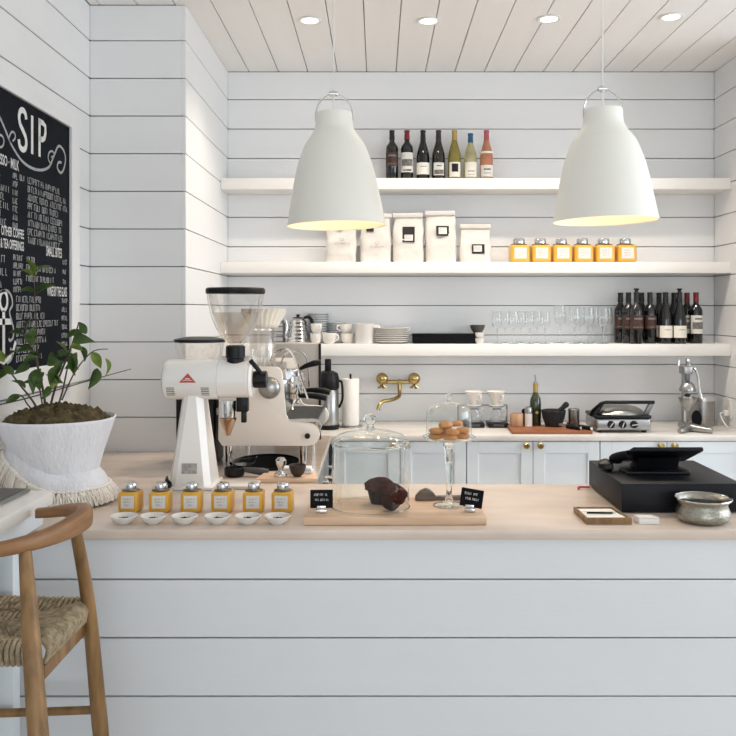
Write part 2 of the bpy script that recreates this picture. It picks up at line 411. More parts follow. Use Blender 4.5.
# back worktop and cabinets
BF = 4.56
tag(obj('back_worktop', MB().box(XS + .003, XR - .003, 4.543, YB - .001, CT - .03, CT, 0.003), 'marble_back'), 'pale marble worktop along the shiplap back wall', 'worktop')
joints = [X(333, BF), X(400, BF), X(466.5, BF), X(533, BF), X(600, BF), X(667, BF), XR - .003]
for i, lab in ((0, 'pale blue shaker cabinet below the brass tap'), (2, 'pale blue shaker cabinet below the red-brown chopping board'), (4, 'pale blue shaker cabinet below the steel contact grill')):
    a, mid, b = joints[i], joints[i + 1], joints[i + 2]
    cb = thing('base_cabinet', lab, 'cabinet', (mid, BF, 0), group='base cabinets under the back worktop')
    obj('body', MB().box(a - mid + .001, b - mid - .001, .022, .58, .0, CT - .031), 'cabinet_paint', cb)
    for s, e0, e1 in ((-1, a - mid + .003, -.002), (1, .002, b - mid - .003)):
        z0, z1, fw = .10, CT - .036, .062
        dm = MB().box(e0, e0 + fw, 0, .021, z0, z1, .0015, 1).box(e1 - fw, e1, 0, .021, z0, z1, .0015, 1)
        dm.box(e0 + fw, e1 - fw, 0, .021, z1 - fw, z1, .0015, 1).box(e0 + fw, e1 - fw, 0, .021, z0, z0 + fw, .0015, 1)
        dm.box(e0 + fw - .004, e1 - fw + .004, .010, .019, z0 + fw - .004, z1 - fw + .004)
        d = obj('door', dm, 'cabinet_paint', cb)
        kx = (e1 - .035) if s < 0 else (e0 + .035)
        obj('knob', MB().lathe([(0, 0), (.014, 0), (.014, .003), (.006, .006), (.006, .014), (.016, .020), (.017, .026), (.012, .031), (0, .032)], 18,
            mtx=Matrix.Translation((kx, 0, CT - .056)) @ Matrix.Rotation(R(90), 4, 'X')), 'brass', d)

# ------------------------------------------------------------------ lamps
def downlight(x, y, label):
    t = thing('downlight', label, 'downlight', (x, y, ZC), group='recessed ceiling downlights')
    obj('trim_ring', MB().lathe([(.040, -.001), (.060, -.001), (.062, -.004), (.056, -.008), (.044, -.006), (.040, -.001)], 28), 'white_plastic', t)
    obj('lens', MB().lathe([(0, -.003), (.0405, -.003), (.0405, -.0005), (0, -.0005)], 28), 'downlight_lens', t)
    l = bpy.data.lights.new('downlight_beam', 'SPOT'); l.energy = DOWN_W; l.color = DOWN_COL; l.spot_size = R(125); l.spot_blend = 0.8; l.shadow_soft_size = 0.04
    o = bpy.data.objects.new('downlight_beam', l); C.objects.link(o); o.parent = t; o.location = (0, 0, -.02)
for k, (px, py) in enumerate(((310, 20), (428.5, 20.5), (549, 18.5), (671.5, 16.5))):
    D = (ZC - EYE) * F / (CY - py)
    downlight(X(px, D), D, 'lit recessed downlight in the plank ceiling, %s from the menu wall' % ORD[k])

def pendant(cx, cy, z_clamp, tilt, H, kr, label):
    t = thing('pendant_lamp', label, 'lamp', (cx, cy, z_clamp), group='bell pendant lamps over the bar')
    k = kr / 204; top = -(.078)
    hw = [(0, 73), (8, 75), (45, 77), (68, 82), (95, 97), (135, 124), (195, 147), (240, 160), (295, 172), (345, 181), (395, 190), (440, 198), (467, 204)]
    rot = (0, R(tilt), 0)
    P = spline([(h * k, 0, top - y * H / 467) for y, h in hw], 4)
    outer = [(p.x, p.z) for p in P]
    sh = [(.018, top + .001), (.05, top + .001)] + outer
    inner = [(max(p.x - .0025, .01), p.z - (0.002 if i < 3 else 0)) for i, p in enumerate(P)]
    s = obj('shade', MB().lathe(sh + [(outer[-1][0] - .001, outer[-1][1] - .002)] , 56), 'lamp_shade', t, rot=rot, angle=60)
    obj('shade_lining', MB().lathe(inner[::-1] + [(.01, top - .004)], 56), 'lamp_inner', s, angle=60)
    obj('handle', MB().tube([(-.075, 0, top - .03), (-.073, 0, top + .005), (-.056, 0, top + .046), (-.014, 0, top + .078), (.014, 0, top + .078), (.056, 0, top + .046), (.073, 0, top + .005), (.075, 0, top - .03)], .003, 8), 'chrome', t, rot=rot)
    obj('clamp', MB().cyl((-.018, 0, 0), (.018, 0, 0), .010, bev=.002).cyl((0, 0, -.012), (0, 0, .012), .008), 'chrome', t)
    obj('cable', MB().cyl((0, 0, .012), (0, 0, ZC - z_clamp - .03), .0028, seg=8).cyl((0, 0, -.012), (-math.sin(R(tilt)) * .078, 0, top), .0035, seg=8), 'white_plastic', t)
    obj('ceiling_rose', MB().lathe([(0, 0), (.05, 0), (.05, -.01), (.04, -.03), (0, -.032)], 28, (0, 0, ZC - z_clamp)), 'white_plastic', t)
    zb = top - H + .16
    obj('bulb', MB().lathe([(0, zb - .055), (.018, zb - .05), (.028, zb - .03), (.03, zb - .01), (.022, zb + .02), (.014, zb + .04), (0, zb + .042)], 20), 'bulb', t, rot=rot)
    obj('socket', MB().cyl((0, 0, zb + .041), (0, 0, top - .005), .018), 'white_plastic', t, rot=rot)
    l = bpy.data.lights.new('bulb_light', 'POINT'); l.energy = PEND_W; l.color = (1.0, .80, .56); l.shadow_soft_size = .03
    o = bpy.data.objects.new('bulb_light', l); C.objects.link(o); o.parent = t; o.location = (-math.sin(R(tilt)) * (-zb), 0, zb - .075)
pendant(X(333.5, 3.42), 3.42, Z(94, 3.42), -1.3, .452, .2, 'pale bell-shaped pendant lamp hanging in front of the white coffee bags')
pendant(X(602.5, 3.23), 3.23, Z(89, 3.23), -1.2, .424, .197, 'pale bell-shaped pendant lamp hanging in front of the yellow tins')

# ------------------------------------------------------------------ chalkboard menu on the left wall
XB = XL + .028
def cb(px, py, off=0.0):      # pixel -> (y, z) on the board face
    D = -XB * F / (CX - px); return D, Z(py, D)
b0, b1, bz0, bz1 = 2.86, 3.685, 1.377, 2.392
menu = thing('menu_board', 'black chalkboard drinks menu headed SIP in a white frame', 'menu board', (XL, (b0 + b1) / 2, bz0))
def bl(y, z, o=.0): return (.0285 + o, y - (b0 + b1) / 2, z - bz0)
mm = MB(); p0, p1 = bl(b0, bz0), bl(b1, bz1); mm.box(.003, .028, p0[1], p1[1], p0[2], p1[2])
obj('slate', mm, 'chalkboard', menu)
fw = .095; h = bz1 - bz0; hw_ = (b1 - b0) / 2
for (u0, u1, v0, v1) in ((-hw_ - fw, -hw_, -fw, h + fw), (hw_, hw_ + fw, -fw, h + fw), (-hw_, hw_, h, h + fw), (-hw_, hw_, -fw, 0)):
    obj('frame', MB().box(.001, .040, u0, u1, v0, v1, .002, 1), 'wall_paint', menu)
PL = lambda y, z: bl(y, z, .0012)
big = MB()
for ch, xa, xb_, yt, yb_ in (('S', 18, 26.5, 109.5, 150), ('I', 30.3, 33.2, 115.6, 154), ('P', 38, 46, 120, 158)):
    ya, yb2 = cb(xa, 0)[0], cb(xb_, 0)[0]; D = (ya + yb2) / 2; zt, zb = Z(yt, D), Z(yb_, D)
    hgt = zt - zb; wd = yb2 - ya; s = .022
    if ch == 'I': stroke(big, [((ya + yb2) / 2, zb), ((ya + yb2) / 2, zt)], s, PL)
    elif ch == 'P':
        stroke(big, [(ya + s / 2, zb), (ya + s / 2, zt)], s, PL)
        stroke(big, [(ya + s / 2, zt - s / 2), (ya + wd * .55, zt - s / 2), (ya + wd * .85, zt - hgt * .12), (ya + wd * .88, zt - hgt * .30), (ya + wd * .75, zt - hgt * .45), (ya + wd * .5, zt - hgt * .52), (ya + s / 2, zt - hgt * .52)], s, PL)
    else:
        pts = [(.92, .80), (.80, .94), (.5, .985), (.2, .92), (.08, .76), (.22, .60), (.55, .48), (.85, .34), (.92, .18), (.75, .05), (.45, .01), (.15, .07), (.04, .22)]
        stroke(big, [(p.x, p.y) for p in spline([(ya + wd * a, zb + hgt * b_, 0) for a, b_ in pts], 4)], s, PL)
obj('title_lettering', big, 'chalk', menu, recalc=False)
sw = MB()
def c1(x, y): return (*cb(x / 4.9125, 80 + y / 4.9067), 0)
def swirl(pts, w): stroke(sw, [(p.x, p.y) for p in spline([c1(*q) for q in pts], 5)], w, PL)
swirl([(-60, 90), (-25, 150), (0, 190), (30, 260), (50, 310), (100, 390), (150, 430), (200, 442), (240, 425), (260, 380), (285, 325), (310, 345), (320, 390), (310, 440), (295, 455), (280, 430), (285, 405), (300, 405)], .011)
swirl([(248, 412), (235, 385), (240, 355), (256, 350), (264, 368), (250, 380)], .008)
swirl([(50, 310), (42, 285), (55, 255), (70, 262), (72, 285), (60, 300)], .008)
swirl([(-30, 290), (0, 270), (16, 290), (14, 318), (0, 330), (-14, 315)], .008)
def c2(x, y): return (*cb(x / 4.6, 220 + y / 4.6), 0)
obj('scrollwork', sw, 'chalk_dim', menu, recalc=False)
def rope(pts, w):
    sw = MB(); stroke(sw, [(p.x, p.y) for p in spline([c2(*q) for q in pts], 5)], w, PL); obj('anchor_rope', sw, 'chalk_dim', menu, recalc=False)
rope([(0, 330), (30, 325), (50, 350), (55, 390), (42, 420), (50, 460), (60, 500), (58, 540), (44, 555), (38, 545)], .010)
rope([(45, 590), (55, 610), (50, 640), (30, 660)], .010)
an = MB()
ay, az = c2(15, 372)[:2]
stroke(an, [(ay + .030 * math.cos(t * PI / 9), az + .034 * math.sin(t * PI / 9)) for t in range(19)], .015, PL)
stroke(an, [(ay, az - .034), (ay, c2(15, 640)[1])], .022, PL)
zc_ = c2(15, 468)[1]; stroke(an, [(ay - .065, zc_), (ay + .065, zc_)], .022, PL)
zb_ = c2(15, 640)[1]
stroke(an, [(ay - .10, zb_ + .06), (ay - .07, zb_ + .01), (ay, zb_ - .012), (ay + .07, zb_ + .01), (ay + .10, zb_ + .06)], .018, PL)
obj('anchor_emblem', an, 'chalk', menu, recalc=False)
def head(txt, xr_px, y_px, hgt, width, right=True):
    hd = MB(); y, z = cb(xr_px, y_px)
    text_bm(hd, txt, hgt * 1.4, lambda u, v: PL(y + u, z + v), sx=width, align='RIGHT' if right else 'LEFT', bold=.0008)
    obj('heading_lettering', hd, 'chalk', menu, recalc=False)
head('ESPRESSO · MILK', 18.5, 171, .038, .62)
head('OTHER COFFEE', 23.5, 239, .034, .58)
head('& TEA OFFERINGS', 23.5, 251, .034, .52)
head('SMALL BITES', 61.5, 258, .040, .55)
head('WINES BY THE GLASS', 66.5, 296.5, .040, .40)
rnd = random.Random(3); sm = MB()
def rows(px0, px1, y0, y1, n, hgt=.021, gap=0.0):
    """n rows; y0,y1 the pixel rows (measured at px0) of the first and last baseline"""
    ya = cb(px0, 0)[0]; yb2 = cb(px1, 0)[0]; za, zb = Z(y0, ya), Z(y1, ya)
    for i in range(n):
        z = za + (zb - za) * i / max(1, n - 1)
        scribble(sm, ya, z, (yb2 - ya) * rnd.uniform(.72 if not gap else 1, 1.0), hgt, .0042, PL, rnd)
rows(27.5, 66, 183, 243, 8, .023)
rows(12.5, 17, 178, 228, 7, .020, 1); rows(19.5, 24.5, 180, 181, 1, .02)
rows(-28, 9, 172, 218, 6, .022)
rows(26, 36, 262, 263, 1); rows(26, 60, 270, 281, 2); rows(62.5, 66.5, 264, 284, 3, .018, 1)
rows(16, 46, 302, 362, 8, .022); rows(61.5, 66, 303, 355, 7, .018, 1)
rows(-30, 8, 258, 286, 3, .024); rows(13, 23, 260, 292, 5, .020)
rows(46, 62, 326, 327, 1)
obj('menu_lettering', sm, 'chalk_dim', menu, recalc=False)['kind'] = 'stuff'

# ------------------------------------------------------------------ ledge along the left wall, and what lies on it
lg = thing('wall_ledge', 'white ledge table along the menu wall with a slim leg', 'table', (-1.18, 2.0, 0))
obj('top', MB().box(-.186, .19, -1.2, .585, 1.010, 1.050, .004), 'shelf_paint', lg)
obj('apron', MB().box(-.186, .172, -1.18, .555, .955, 1.0095, .002), 'cabinet_paint', lg)
for yy in (.44, -1.1): obj('leg', MB().box(.085, .13, yy, yy + .05, 0, .9545, .003), 'cabinet_paint', lg)
nb = thing('tablet', 'dark grey tablet lying on the white ledge', 'tablet', (-1.19, 2.42, 1.050), R(-3))
obj('case', MB().box(-.16, .135, -.20, .145, 0.0005, .012, .004), 'steel', nb)
obj('screen', MB().box(-.15, .125, -.19, .135, .0122, .014), 'ceramic_dark', nb)

# ------------------------------------------------------------------ potted plant
PX, PY = X(57, 3.0), 3.0
pot = thing('potted_plant', 'leafy citrus-like plant in a round pot wrapped in white fringed cloth', 'plant', (PX, PY, CT))
def fold(a, z):
    w = max(0.0, 1 - z / .12)
    return 1 + .012 * math.sin(5 * a + z * 14) + .02 * w * math.sin(7 * a + 1) + .008 * math.sin(13 * a + 3 * z)
prof = [(0, .0), (.130, .0), (.150, .008), (.155, .03), (.145, .055), (.136, .080), (.140, .105), (.163, .18), (.189, .25), (.201, .285), (.202, .291), (.198, .294), (.192, .287), (.190, .262), (0, .255)]
obj('cloth_wrap', MB().lathe(prof, 72, fn=fold), 'cloth', pot, angle=70)
# loose cloth gathered at the foot and its knotted fringe
def rpot(z):
    P_ = [(0, .130), (.03, .155), (.055, .145), (.08, .136), (.105, .140), (.18, .163), (.25, .189), (.285, .201)]
    for (z0, r0), (z1, r1) in zip(P_[:-1], P_[1:]):
        if z <= z1: return r0 + (r1 - r0) * (z - z0) / (z1 - z0)
    return .2
def edge(a):                  # lower hem of the cloth: angle around the pot -> (radius, height), rising towards the wall
    t = max(0.0, (.4 - math.cos(a)) / 1.4) ** 1.6; h = .060 + .12 * t
    return max(rpot(h), .150) + .010 + .030 * max(0, math.cos(a + R(35))) ** 2, h
N_ = 96; sk = MB(); RG = [[], [], [], []]
for i in range(N_):
    a = 2 * PI * i / N_; r, h = edge(a); ca, sa = math.cos(a), math.sin(a); ha = h + .055; r0 = rpot(ha) * fold(a, ha) + .0008
    for q, (f, z) in enumerate(((0, ha), (.45, h + .036), (.92, h + .018), (1, h))):
        rr = r0 + (r - r0) * f + (.004 * math.sin(8 * a + q) if q in (1, 2) else 0); RG[q].append((rr * ca, rr * sa, z))
sk.loft(RG, False, False)
obj('cloth_hem', sk, 'cloth', pot, angle=70)
tm = MB().ball((0, 0, -.004), .0062, seg=8, rings=6)
for k in range(6):
    u = (k - 2.5) / 2.5; v = .004 * math.sin(k * 2.1)
    tm.tube([(.001 * u, v * .3, -.006), (.003 * u, v - .002, -.026), (.0065 * u, v - .004, -.052), (.010 * u, v * 1.5 - .003, -.074)], [.0022, .0021, .0015], 5, n=3)
first = None
for i in range(90):
    a = 2 * PI * i / 90 + random.uniform(-.012, .012); r, h = edge(a)
    o = obj('tassel', tm if first is None else first.data, 'fringe', pot); first = first or o
    o.location = (r * 1.012 * math.cos(a), r * 1.012 * math.sin(a), h + .004)
    o.rotation_euler = (R(random.uniform(-26, -6)), R(random.uniform(-9, 9)), a + R(90))
    o.scale = (1.7, 1.6, min(1.3, (h + .003) / .076))
mo = MB(); rings = []
for j in range(21):
    r = .185 * (1 - j / 20.0); ring = []
    for i in range(90):
        a = 2 * PI * i / 90; p = Vector((r * math.cos(a), r * math.sin(a), 0))
        hh = .272 + .048 * (1 - (r / .19) ** 2) + .016 * noise.noise(p * 28) + .018 * noise.noise(p * 75) * (1 if j > 1 else .3) + (.014 if j > 1 else .004)
        ring.append((p.x + .004 * noise.noise(p * 50 + Vector((3, 1, 2))), p.y, hh))
    rings.append(ring)
mo.loft(rings, False, True); obj('moss', mo, 'moss', pot, angle=80)
def pw(px, py, dy=0.0):       # pixel -> local point of the plant at depth PY+dy
    D = PY + dy; return Vector((X(px, D) - PX, dy, Z(py, D) - CT))
stems = [([(46, 420, 0), (44, 395, 0), (36, 360, .02), (28, 340, .03), (24, 322, .04)], .005),
         ([(48, 420, 0), (54, 392, -.01), (64, 365, -.02), (72, 345, -.03), (79, 322, -.03)], .0045),
         ([(46, 420, .01), (40, 390, .03), (37, 345, .06), (35, 300, .08), (34, 272, .09)], .003),
         ([(50, 420, 0), (60, 400, -.02), (66, 375, -.04), (70, 352, -.06)], .004),
         ([(62, 400, .02), (75, 372, .0), (92, 352, -.02), (108, 349, -.03)], .0028),
         ([(44, 420, -.02), (32, 400, -.06), (20, 385, -.08), (10, 372, -.08), (2, 366, -.08)], .004),
         ([(-12, 407, -.02), (20, 400, -.03), (60, 389, -.03), (95, 379, -.02), (131, 369, .02)], .0026),
         ([(40, 418, 0), (28, 405, -.04), (22, 396, -.06), (14, 394, -.06)], .003)]
for pts, r in stems:
    obj('stem', MB().tube([pw(*p) for p in pts], [r, r * .8, r * .5], 7), 'bark', pot)
lf = bmesh.new(); LN, LW = .070, .019
rowsv = []
for j in range(9):
    t = j / 8; w = LW * math.sin(PI * min(1, t * 1.02) ** .8) ** .85 if 0 < t < 1 else .0006
    zc = -.012 * (t * 2 - .6) ** 2
    rowsv.append([lf.verts.new((LN * t, w * u, zc + abs(u) * w * .35)) for u in (-1, -.5, 0, .5, 1)])
for a, b in zip(rowsv[:-1], rowsv[1:]):
    for k in range(4): lf.faces.new((a[k], a[k + 1], b[k + 1], b[k]))
meshes = {}
for nm in ('leaf', 'leaf_young', 'leaf_old'):
    me = bpy.data.meshes.new('leaf'); lf.to_mesh(me); me.polygons.foreach_set('use_smooth', [True] * len(me.polygons)); me.materials.append(M[nm]); meshes[nm] = me
lf.free()
# (base px, tip px, depth offset, material, width scale)
LV = [((86, 334), (80, 322), -.03), ((72, 338), (90, 340), -.04), ((70, 346), (86, 348), -.05, 'leaf_young'), ((66, 338), (84, 328), -.02), ((76, 352), (70, 375), -.06),
      ((70, 352), (80, 376), -.07), ((92, 352), (102, 368), -.02, 'leaf_young'), ((98, 368), (92, 388), -.03), ((106, 358), (110, 377), -.03, 'leaf_young'), ((62, 360), (54, 376), -.04),
      ((58, 366), (46, 384), -.05), ((64, 368), (76, 366), -.05), ((58, 374), (52, 388), -.06, 'leaf_young'), ((46, 362), (60, 362), -.03), ((50, 352), (58, 366), .0),
      ((34, 345), (24, 332), .0), ((34, 350), (18, 348), .0), ((30, 340), (34, 326), .02), ((36, 356), (22, 362), -.02), ((40, 368), (28, 392), -.06),
      ((36, 372), (40, 390), -.06), ((26, 388), (14, 378), -.08), ((14, 374), (4, 366), -.08), ((8, 370), (-4, 378), -.08), ((4, 362), (-4, 348), -.07, 'leaf_young'),
      ((6, 358), (12, 350), -.06), ((30, 364), (16, 372), -.04), ((44, 372), (36, 380), -.05), ((48, 376), (62, 382), -.05), ((20, 396), (8, 400), -.06),
      ((42, 358), (30, 352), .02), ((56, 356), (68, 350), .0), ((26, 330), (30, 316), .04), ((24, 334), (12, 330), .04), ((60, 384), (50, 372), -.06),
      ((34, 276), (24, 268), .09, 'leaf_young'), ((35, 275), (46, 262), .09, 'leaf_young'), ((35, 291), (20, 288), .08), ((34, 274), (30, 258), .09, 'leaf_young'), ((36, 294), (50, 282), .08),
      ((-4, 243), (8, 238), .06, 'leaf_old'), ((50, 386), (44, 398), -.07), ((66, 356), (62, 340), -.02), ((38, 384), (26, 380), -.07), ((80, 346), (88, 360), -.04)]
for q in LV:
    (bx, by), (tx, ty), dy = q[:3]; nm = q[3] if len(q) > 3 else 'leaf'
    A = pw(bx, by, dy); B = pw(tx, ty, dy + random.uniform(-.03, .015)); d = B - A
    if A.x < XL + .03 - PX: continue
    o = bpy.data.objects.new('leaf', meshes[nm]); C.objects.link(o); o.parent = pot; o.location = A
    q4 = d.to_track_quat('X', 'Z') @ Matrix.Rotation(R(random.uniform(35, 80) * random.choice((1, 1, -1))), 4, 'X').to_quaternion()
    o.rotation_euler = q4.to_euler(); s = max(d.length / LN, .75); o.scale = (s, s * .95, s)

# ------------------------------------------------------------------ bar stool
st = thing('bar_stool', 'oak bar stool with curved top rail and woven cord seat', 'stool', (-.98, 2.2, 0))
def sl(x, y, z): return (x + .98, y - 2.2, z)
near = [sl(-.857, 2.06, 1.012), sl(-.815, 1.995, .82), sl(-.775, 1.94, .60), sl(-.66, 1.78, 0.0)]
far = [sl(-.820, 2.30, 1.002), sl(-.806, 2.36, .78), sl(-.790, 2.41, .42), sl(-.770, 2.47, 0.0)]
obj('leg', MB().tube(near, [.0150, .021, .0235, .0135], 16, n=10), 'oak', st)
obj('leg', MB().tube(far, [.0150, .019, .0225, .0135], 16, n=10), 'oak', st)
fn_ = [sl(-1.235, 2.04, .755), sl(-1.25, 1.93, .45), sl(-1.27, 1.86, 0)]; ff = [sl(-1.235, 2.39, .755), sl(-1.245, 2.39, .45), sl(-1.27, 2.43, 0)]
for P in (fn_, ff): obj('leg', MB().tube(P, [.020, .022, .014], 14, n=8), 'oak', st)
# curved rail: swept upright section
rail = [(-.968, 2.405, 1.024), (-.93, 2.405, 1.027), (-.872, 2.392, 1.036), (-.822, 2.355, 1.040), (-.794, 2.295, 1.040), (-.797, 2.22, 1.036), (-.818, 2.145, 1.032), (-.855, 2.075, 1.03), (-.90, 2.02, 1.03), (-.965, 1.985, 1.03), (-1.00, 1.975, 1.03)]
hts = [.013, .014, .017, .023, .026, .025, .021, .018, .016, .015, .014]; wds = [.014, .016, .018, .020, .021, .021, .020, .019, .018, .016, .013]
P = spline([sl(*p) for p in rail], 5); rings = []
for i, p in enumerate(P):
    t = (P[min(i + 1, len(P) - 1)] - P[max(i - 1, 0)]).normalized(); sd = Vector((0, 0, 1)).cross(t).normalized(); f = i / 5; k = min(int(f), len(hts) - 2)
    hh = hts[k] + (hts[k + 1] - hts[k]) * (f - k); ww = wds[k] + (wds[k + 1] - wds[k]) * (f - k); ring = []
    for q in range(16):
        a = 2 * PI * q / 16; ca, sa = math.cos(a), math.sin(a); e = .38
        ring.append(p + sd * ww * math.copysign(abs(ca) ** e, ca) + Vector((0, 0, 1)) * hh * math.copysign(abs(sa) ** e, sa))
    rings.append(ring)
obj('top_rail', MB().loft(rings), 'oak_rail', st, angle=50)
zs_ = .780
co = [Vector(sl(-.826, 2.075, zs_)), Vector(sl(-.822, 2.375, zs_)), Vector(sl(-1.235, 2.40, zs_ + .004)), Vector(sl(-1.235, 2.065, zs_ - .004))]
obj('seat_rail', MB().prism([(co[0].y, co[0].z - .085), (co[1].y, co[1].z - .085), (co[1].y, co[1].z - .050), (co[0].y, co[0].z - .050)], co[0].x - .012, co[0].x + .012, 'X', .004), 'oak', st)
for a, b in ((1, 2), (2, 3), (3, 0)): obj('seat_rail', MB().tube([co[a] - Vector((0, 0, .02)), co[b] - Vector((0, 0, .02))], .012, 10, smooth=False), 'oak', st)
wv = MB(); cen = sum(co, Vector()) / 4; cen.z -= .012
for e in range(4):
    A, B = co[e], co[(e + 1) % 4]; n_ = 30; inn = ((A + B) / 2 - cen); out = inn.normalized()
    for k in range(n_):
        t = (k + .5) / n_; p = A.lerp(B, t); s = 1 - abs(2 * t - 1)
        q = cen.lerp(A if t < .5 else B, 1 - s) if s < 1 else cen.copy()
        p1 = p + out * .012; z = random.uniform(-.002, .002)
        wv.tube([p1 + Vector((0, 0, -.045)) - out * .004, p1 + Vector((0, 0, -.012)) + out * .006, p + Vector((0, 0, .010 + z)), p.lerp(q, .5) + Vector((0, 0, .004 + z)), q + Vector((0, 0, z))], .0065, 6, n=2)
for k in range(90):
    a = cen + Vector((random.uniform(-.17, .12), random.uniform(-.11, .11), .012)); an_ = random.uniform(0, PI); l_ = random.uniform(.02, .05)
    d = Vector((math.cos(an_), math.sin(an_), 0)) * l_
    wv.tube([a, a + d * .5 + Vector((0, 0, random.uniform(.004, .018))), a + d + Vector((0, 0, random.uniform(0, .01)))], .0017, 4, n=2)
obj('seat_weave', wv, 'cord', st, angle=70)['kind'] = 'stuff'
obj('stretcher', MB().tube([sl(-.786, 2.43, .455), sl(-1.247, 2.395, .455)], .012, 10, smooth=False), 'oak', st)
obj('stretcher', MB().tube([sl(-.735, 1.885, .37), sl(-1.255, 1.92, .37)], .012, 10, smooth=False), 'oak', st)
obj('stretcher', MB().tube([sl(-.722, 1.867, .30), sl(-.782, 2.44, .30)], .012, 10, smooth=False), 'oak', st)

# ------------------------------------------------------------------ yellow tins
def make_tin(w, h, label, group):
    t = thing('tea_tin', label, 'tin', group=group)
    obj('body', MB().box(-w / 2, w / 2, -w / 2, w / 2, 0, h * .72, w * .15, 4), 'tin_yellow', t)
    obj('rim', MB().lathe([(0, 0), (w * .43, 0), (w * .45, h * .015), (w * .43, h * .03), (w * .30, h * .05), (0, h * .05)], 28, (0, 0, h * .7205)), 'steel_dark', t)
    obj('lid', MB().lathe([(0, 0), (w * .30, 0), (w * .31, h * .04), (w * .31, h * .15), (w * .285, h * .20), (w * .22, h * .222), (0, h * .23)], 28, (0, 0, h * .771)), 'chrome', t)
    lb = obj('label', MB().box(-w * .32, w * .32, -w / 2 - .0012, -w / 2 - .0002, h * .16, h * .60), 'label_white', t)
    pm = MB(); rr = random.Random(5)
    for k in range(3): scribble(pm, -w * (.22 - .03 * k), h * (.46 - .10 * k), w * (.40 - .06 * k), h * .045, .0007, lambda u, v: (u, -w / 2 - .0016, v), rr)
    obj('print', pm, 'print_grey', lb, recalc=False)
    return t
T1 = make_tin(.068, .096, '', 'yellow tea tins on the bar')
bar_tins = (130, 160, 191, 222, 253, 282)
for k, px in enumerate(bar_tins):
    D = 2.835; lab = 'square yellow tea tin with chrome lid on the bar, %s from the fringed pot' % ORD[k]
    loc = (X(px + 1, D), D, CT + .0005); o = T1 if k == 0 else dup(T1, loc, label=lab)
    o.location = loc; o['label'] = lab
    o.rotation_euler = (0, 0, R((-3, 2, 4, -2, 1, -4)[k]))
T2 = make_tin(.112, .146, '', 'yellow tea tins on the middle shelf')
for k, px in enumerate((519, 540.2, 561.2, 582.2, 603.5, 625)):
    D = 5.02; lab = 'large yellow tin with steel cap on the middle shelf, %s from the coffee bags' % ORD[k]
    loc = (X(px, D), D, S2 + .0005); o = T2 if k == 0 else dup(T2, loc, label=lab)
    o.location = loc; o['label'] = lab
bw = None
for k, px in enumerate((124, 153.5, 184.5, 217.5, 248, 277.5)):
    D = 2.665; lab = 'small white bowl of loose tea before the tins, %s from the fringed pot' % ORD[k]
    if bw is None:
        bw = obj('sample_bowl', MB().lathe([(0, .0), (.018, .0), (.020, .003), (.035, .013), (.0425, .026), (.041, .0272), (.032, .016), (.016, .007), (0, .006)], 32), 'ceramic')
        o = tag(bw, lab, 'bowl', 'tea sample bowls')
    else:
        o = bw.copy(); C.objects.link(o); o['label'] = lab
    o.location = (X(px, D), D, CT + .0005)
    tl = MB(); rr = random.Random(k)
    tl.lathe([(0, .019), (.010, .0175), (.020, .013), (.025, .0125)], 14)
    for q in range(46):
        a = rr.uniform(0, 2 * PI); r = rr.uniform(0, .023); c = Vector((r * math.cos(a), r * math.sin(a), .019 - r * .25)); d = Vector((rr.uniform(-1, 1), rr.uniform(-1, 1), rr.uniform(-.2, .5))).normalized() * .005
        tl.tube([c - d, c + d], .0012, 4, smooth=False)
    tag(obj('loose_tea', tl, 'tea_leaf', loc=(X(px, D), D, CT + .0005)), 'dark loose tea leaves heaped in the bowl before the %s yellow tin' % ORD[k], 'tea', 'loose tea samples', 'stuff')

# ------------------------------------------------------------------ serving board with cloche, cake stand, signs
SB = .026
tag(obj('serving_board', MB().prism([(X(304, 2.66), 2.64), (X(486, 2.66), 2.645), (X(478, 2.93), 2.93), (X(313, 2.93), 2.93)], CT + .0005, CT + SB, 'Z', .004), 'board_wood'),
    'long pale wooden serving board carrying the glass dome and cake stand', 'serving board')
ST = CT + SB + .0008
cl = thing('glass_cloche', 'large glass cake dome with ball knob over a chocolate muffin', 'cloche', (X(370.5, 2.785), 2.785, ST))
obj('bell', MB().lathe([(.1275, 0.0), (.127, .10), (.126, .19), (.128, .208), (.124, .222), (.105, .236), (.07, .246), (.03, .252), (0, .254)], 64), 'glass', cl, angle=80)
obj('foot_rim', MB().lathe([(.1255, .0), (.1290, .0), (.1295, .003), (.1275, .005), (.1255, .003), (.1255, .0)], 64), 'clear_glass', cl)
obj('shoulder_rim', MB().tube([(.128 * math.cos(a * PI / 32), .128 * math.sin(a * PI / 32), .209) for a in range(64)], .004, 8, smooth=False, closed=True), 'clear_glass', cl)
obj('knob', MB().lathe([(0, .2545), (.016, .2545), (.012, .262), (.010, .268), (.016, .275), (.0215, .285), (.0215, .294), (.015, .303), (0, .307)], 28), 'clear_glass', cl)
def muffin(name, loc, rot, s, label):
    t = thing(name, label, 'muffin', loc); t.rotation_euler = rot; t.scale = (s, s, s)
    obj('base', MB().lathe([(0, 0), (.026, 0), (.030, .012), (.036, .036), (.034, .04), (0, .04)], 36, fn=lambda a, z: 1 + .035 * math.cos(16 * a)), 'muffin_case', t, angle=70)
    def rough(a, z): return 1 + .22 * noise.noise(Vector((math.cos(a) * 2.5, math.sin(a) * 2.5, z * 70))) + .06 * math.sin(5 * a)
    obj('crown', MB().lathe([(.034, .0405), (.044, .041), (.047, .048), (.043, .059), (.032, .069), (.016, .075), (0, .077)], 36, fn=rough), 'chocolate', t, angle=70)
muffin('muffin', (X(380, 2.83), 2.835, ST), (0, 0, .4), 1.12, 'dark chocolate muffin standing upright under the large glass dome')
muffin('muffin', (X(389, 2.745), 2.735, ST + .014), (R(24), R(-12), 1.2), .98, 'dark chocolate muffin tipped towards the front under the large glass dome')
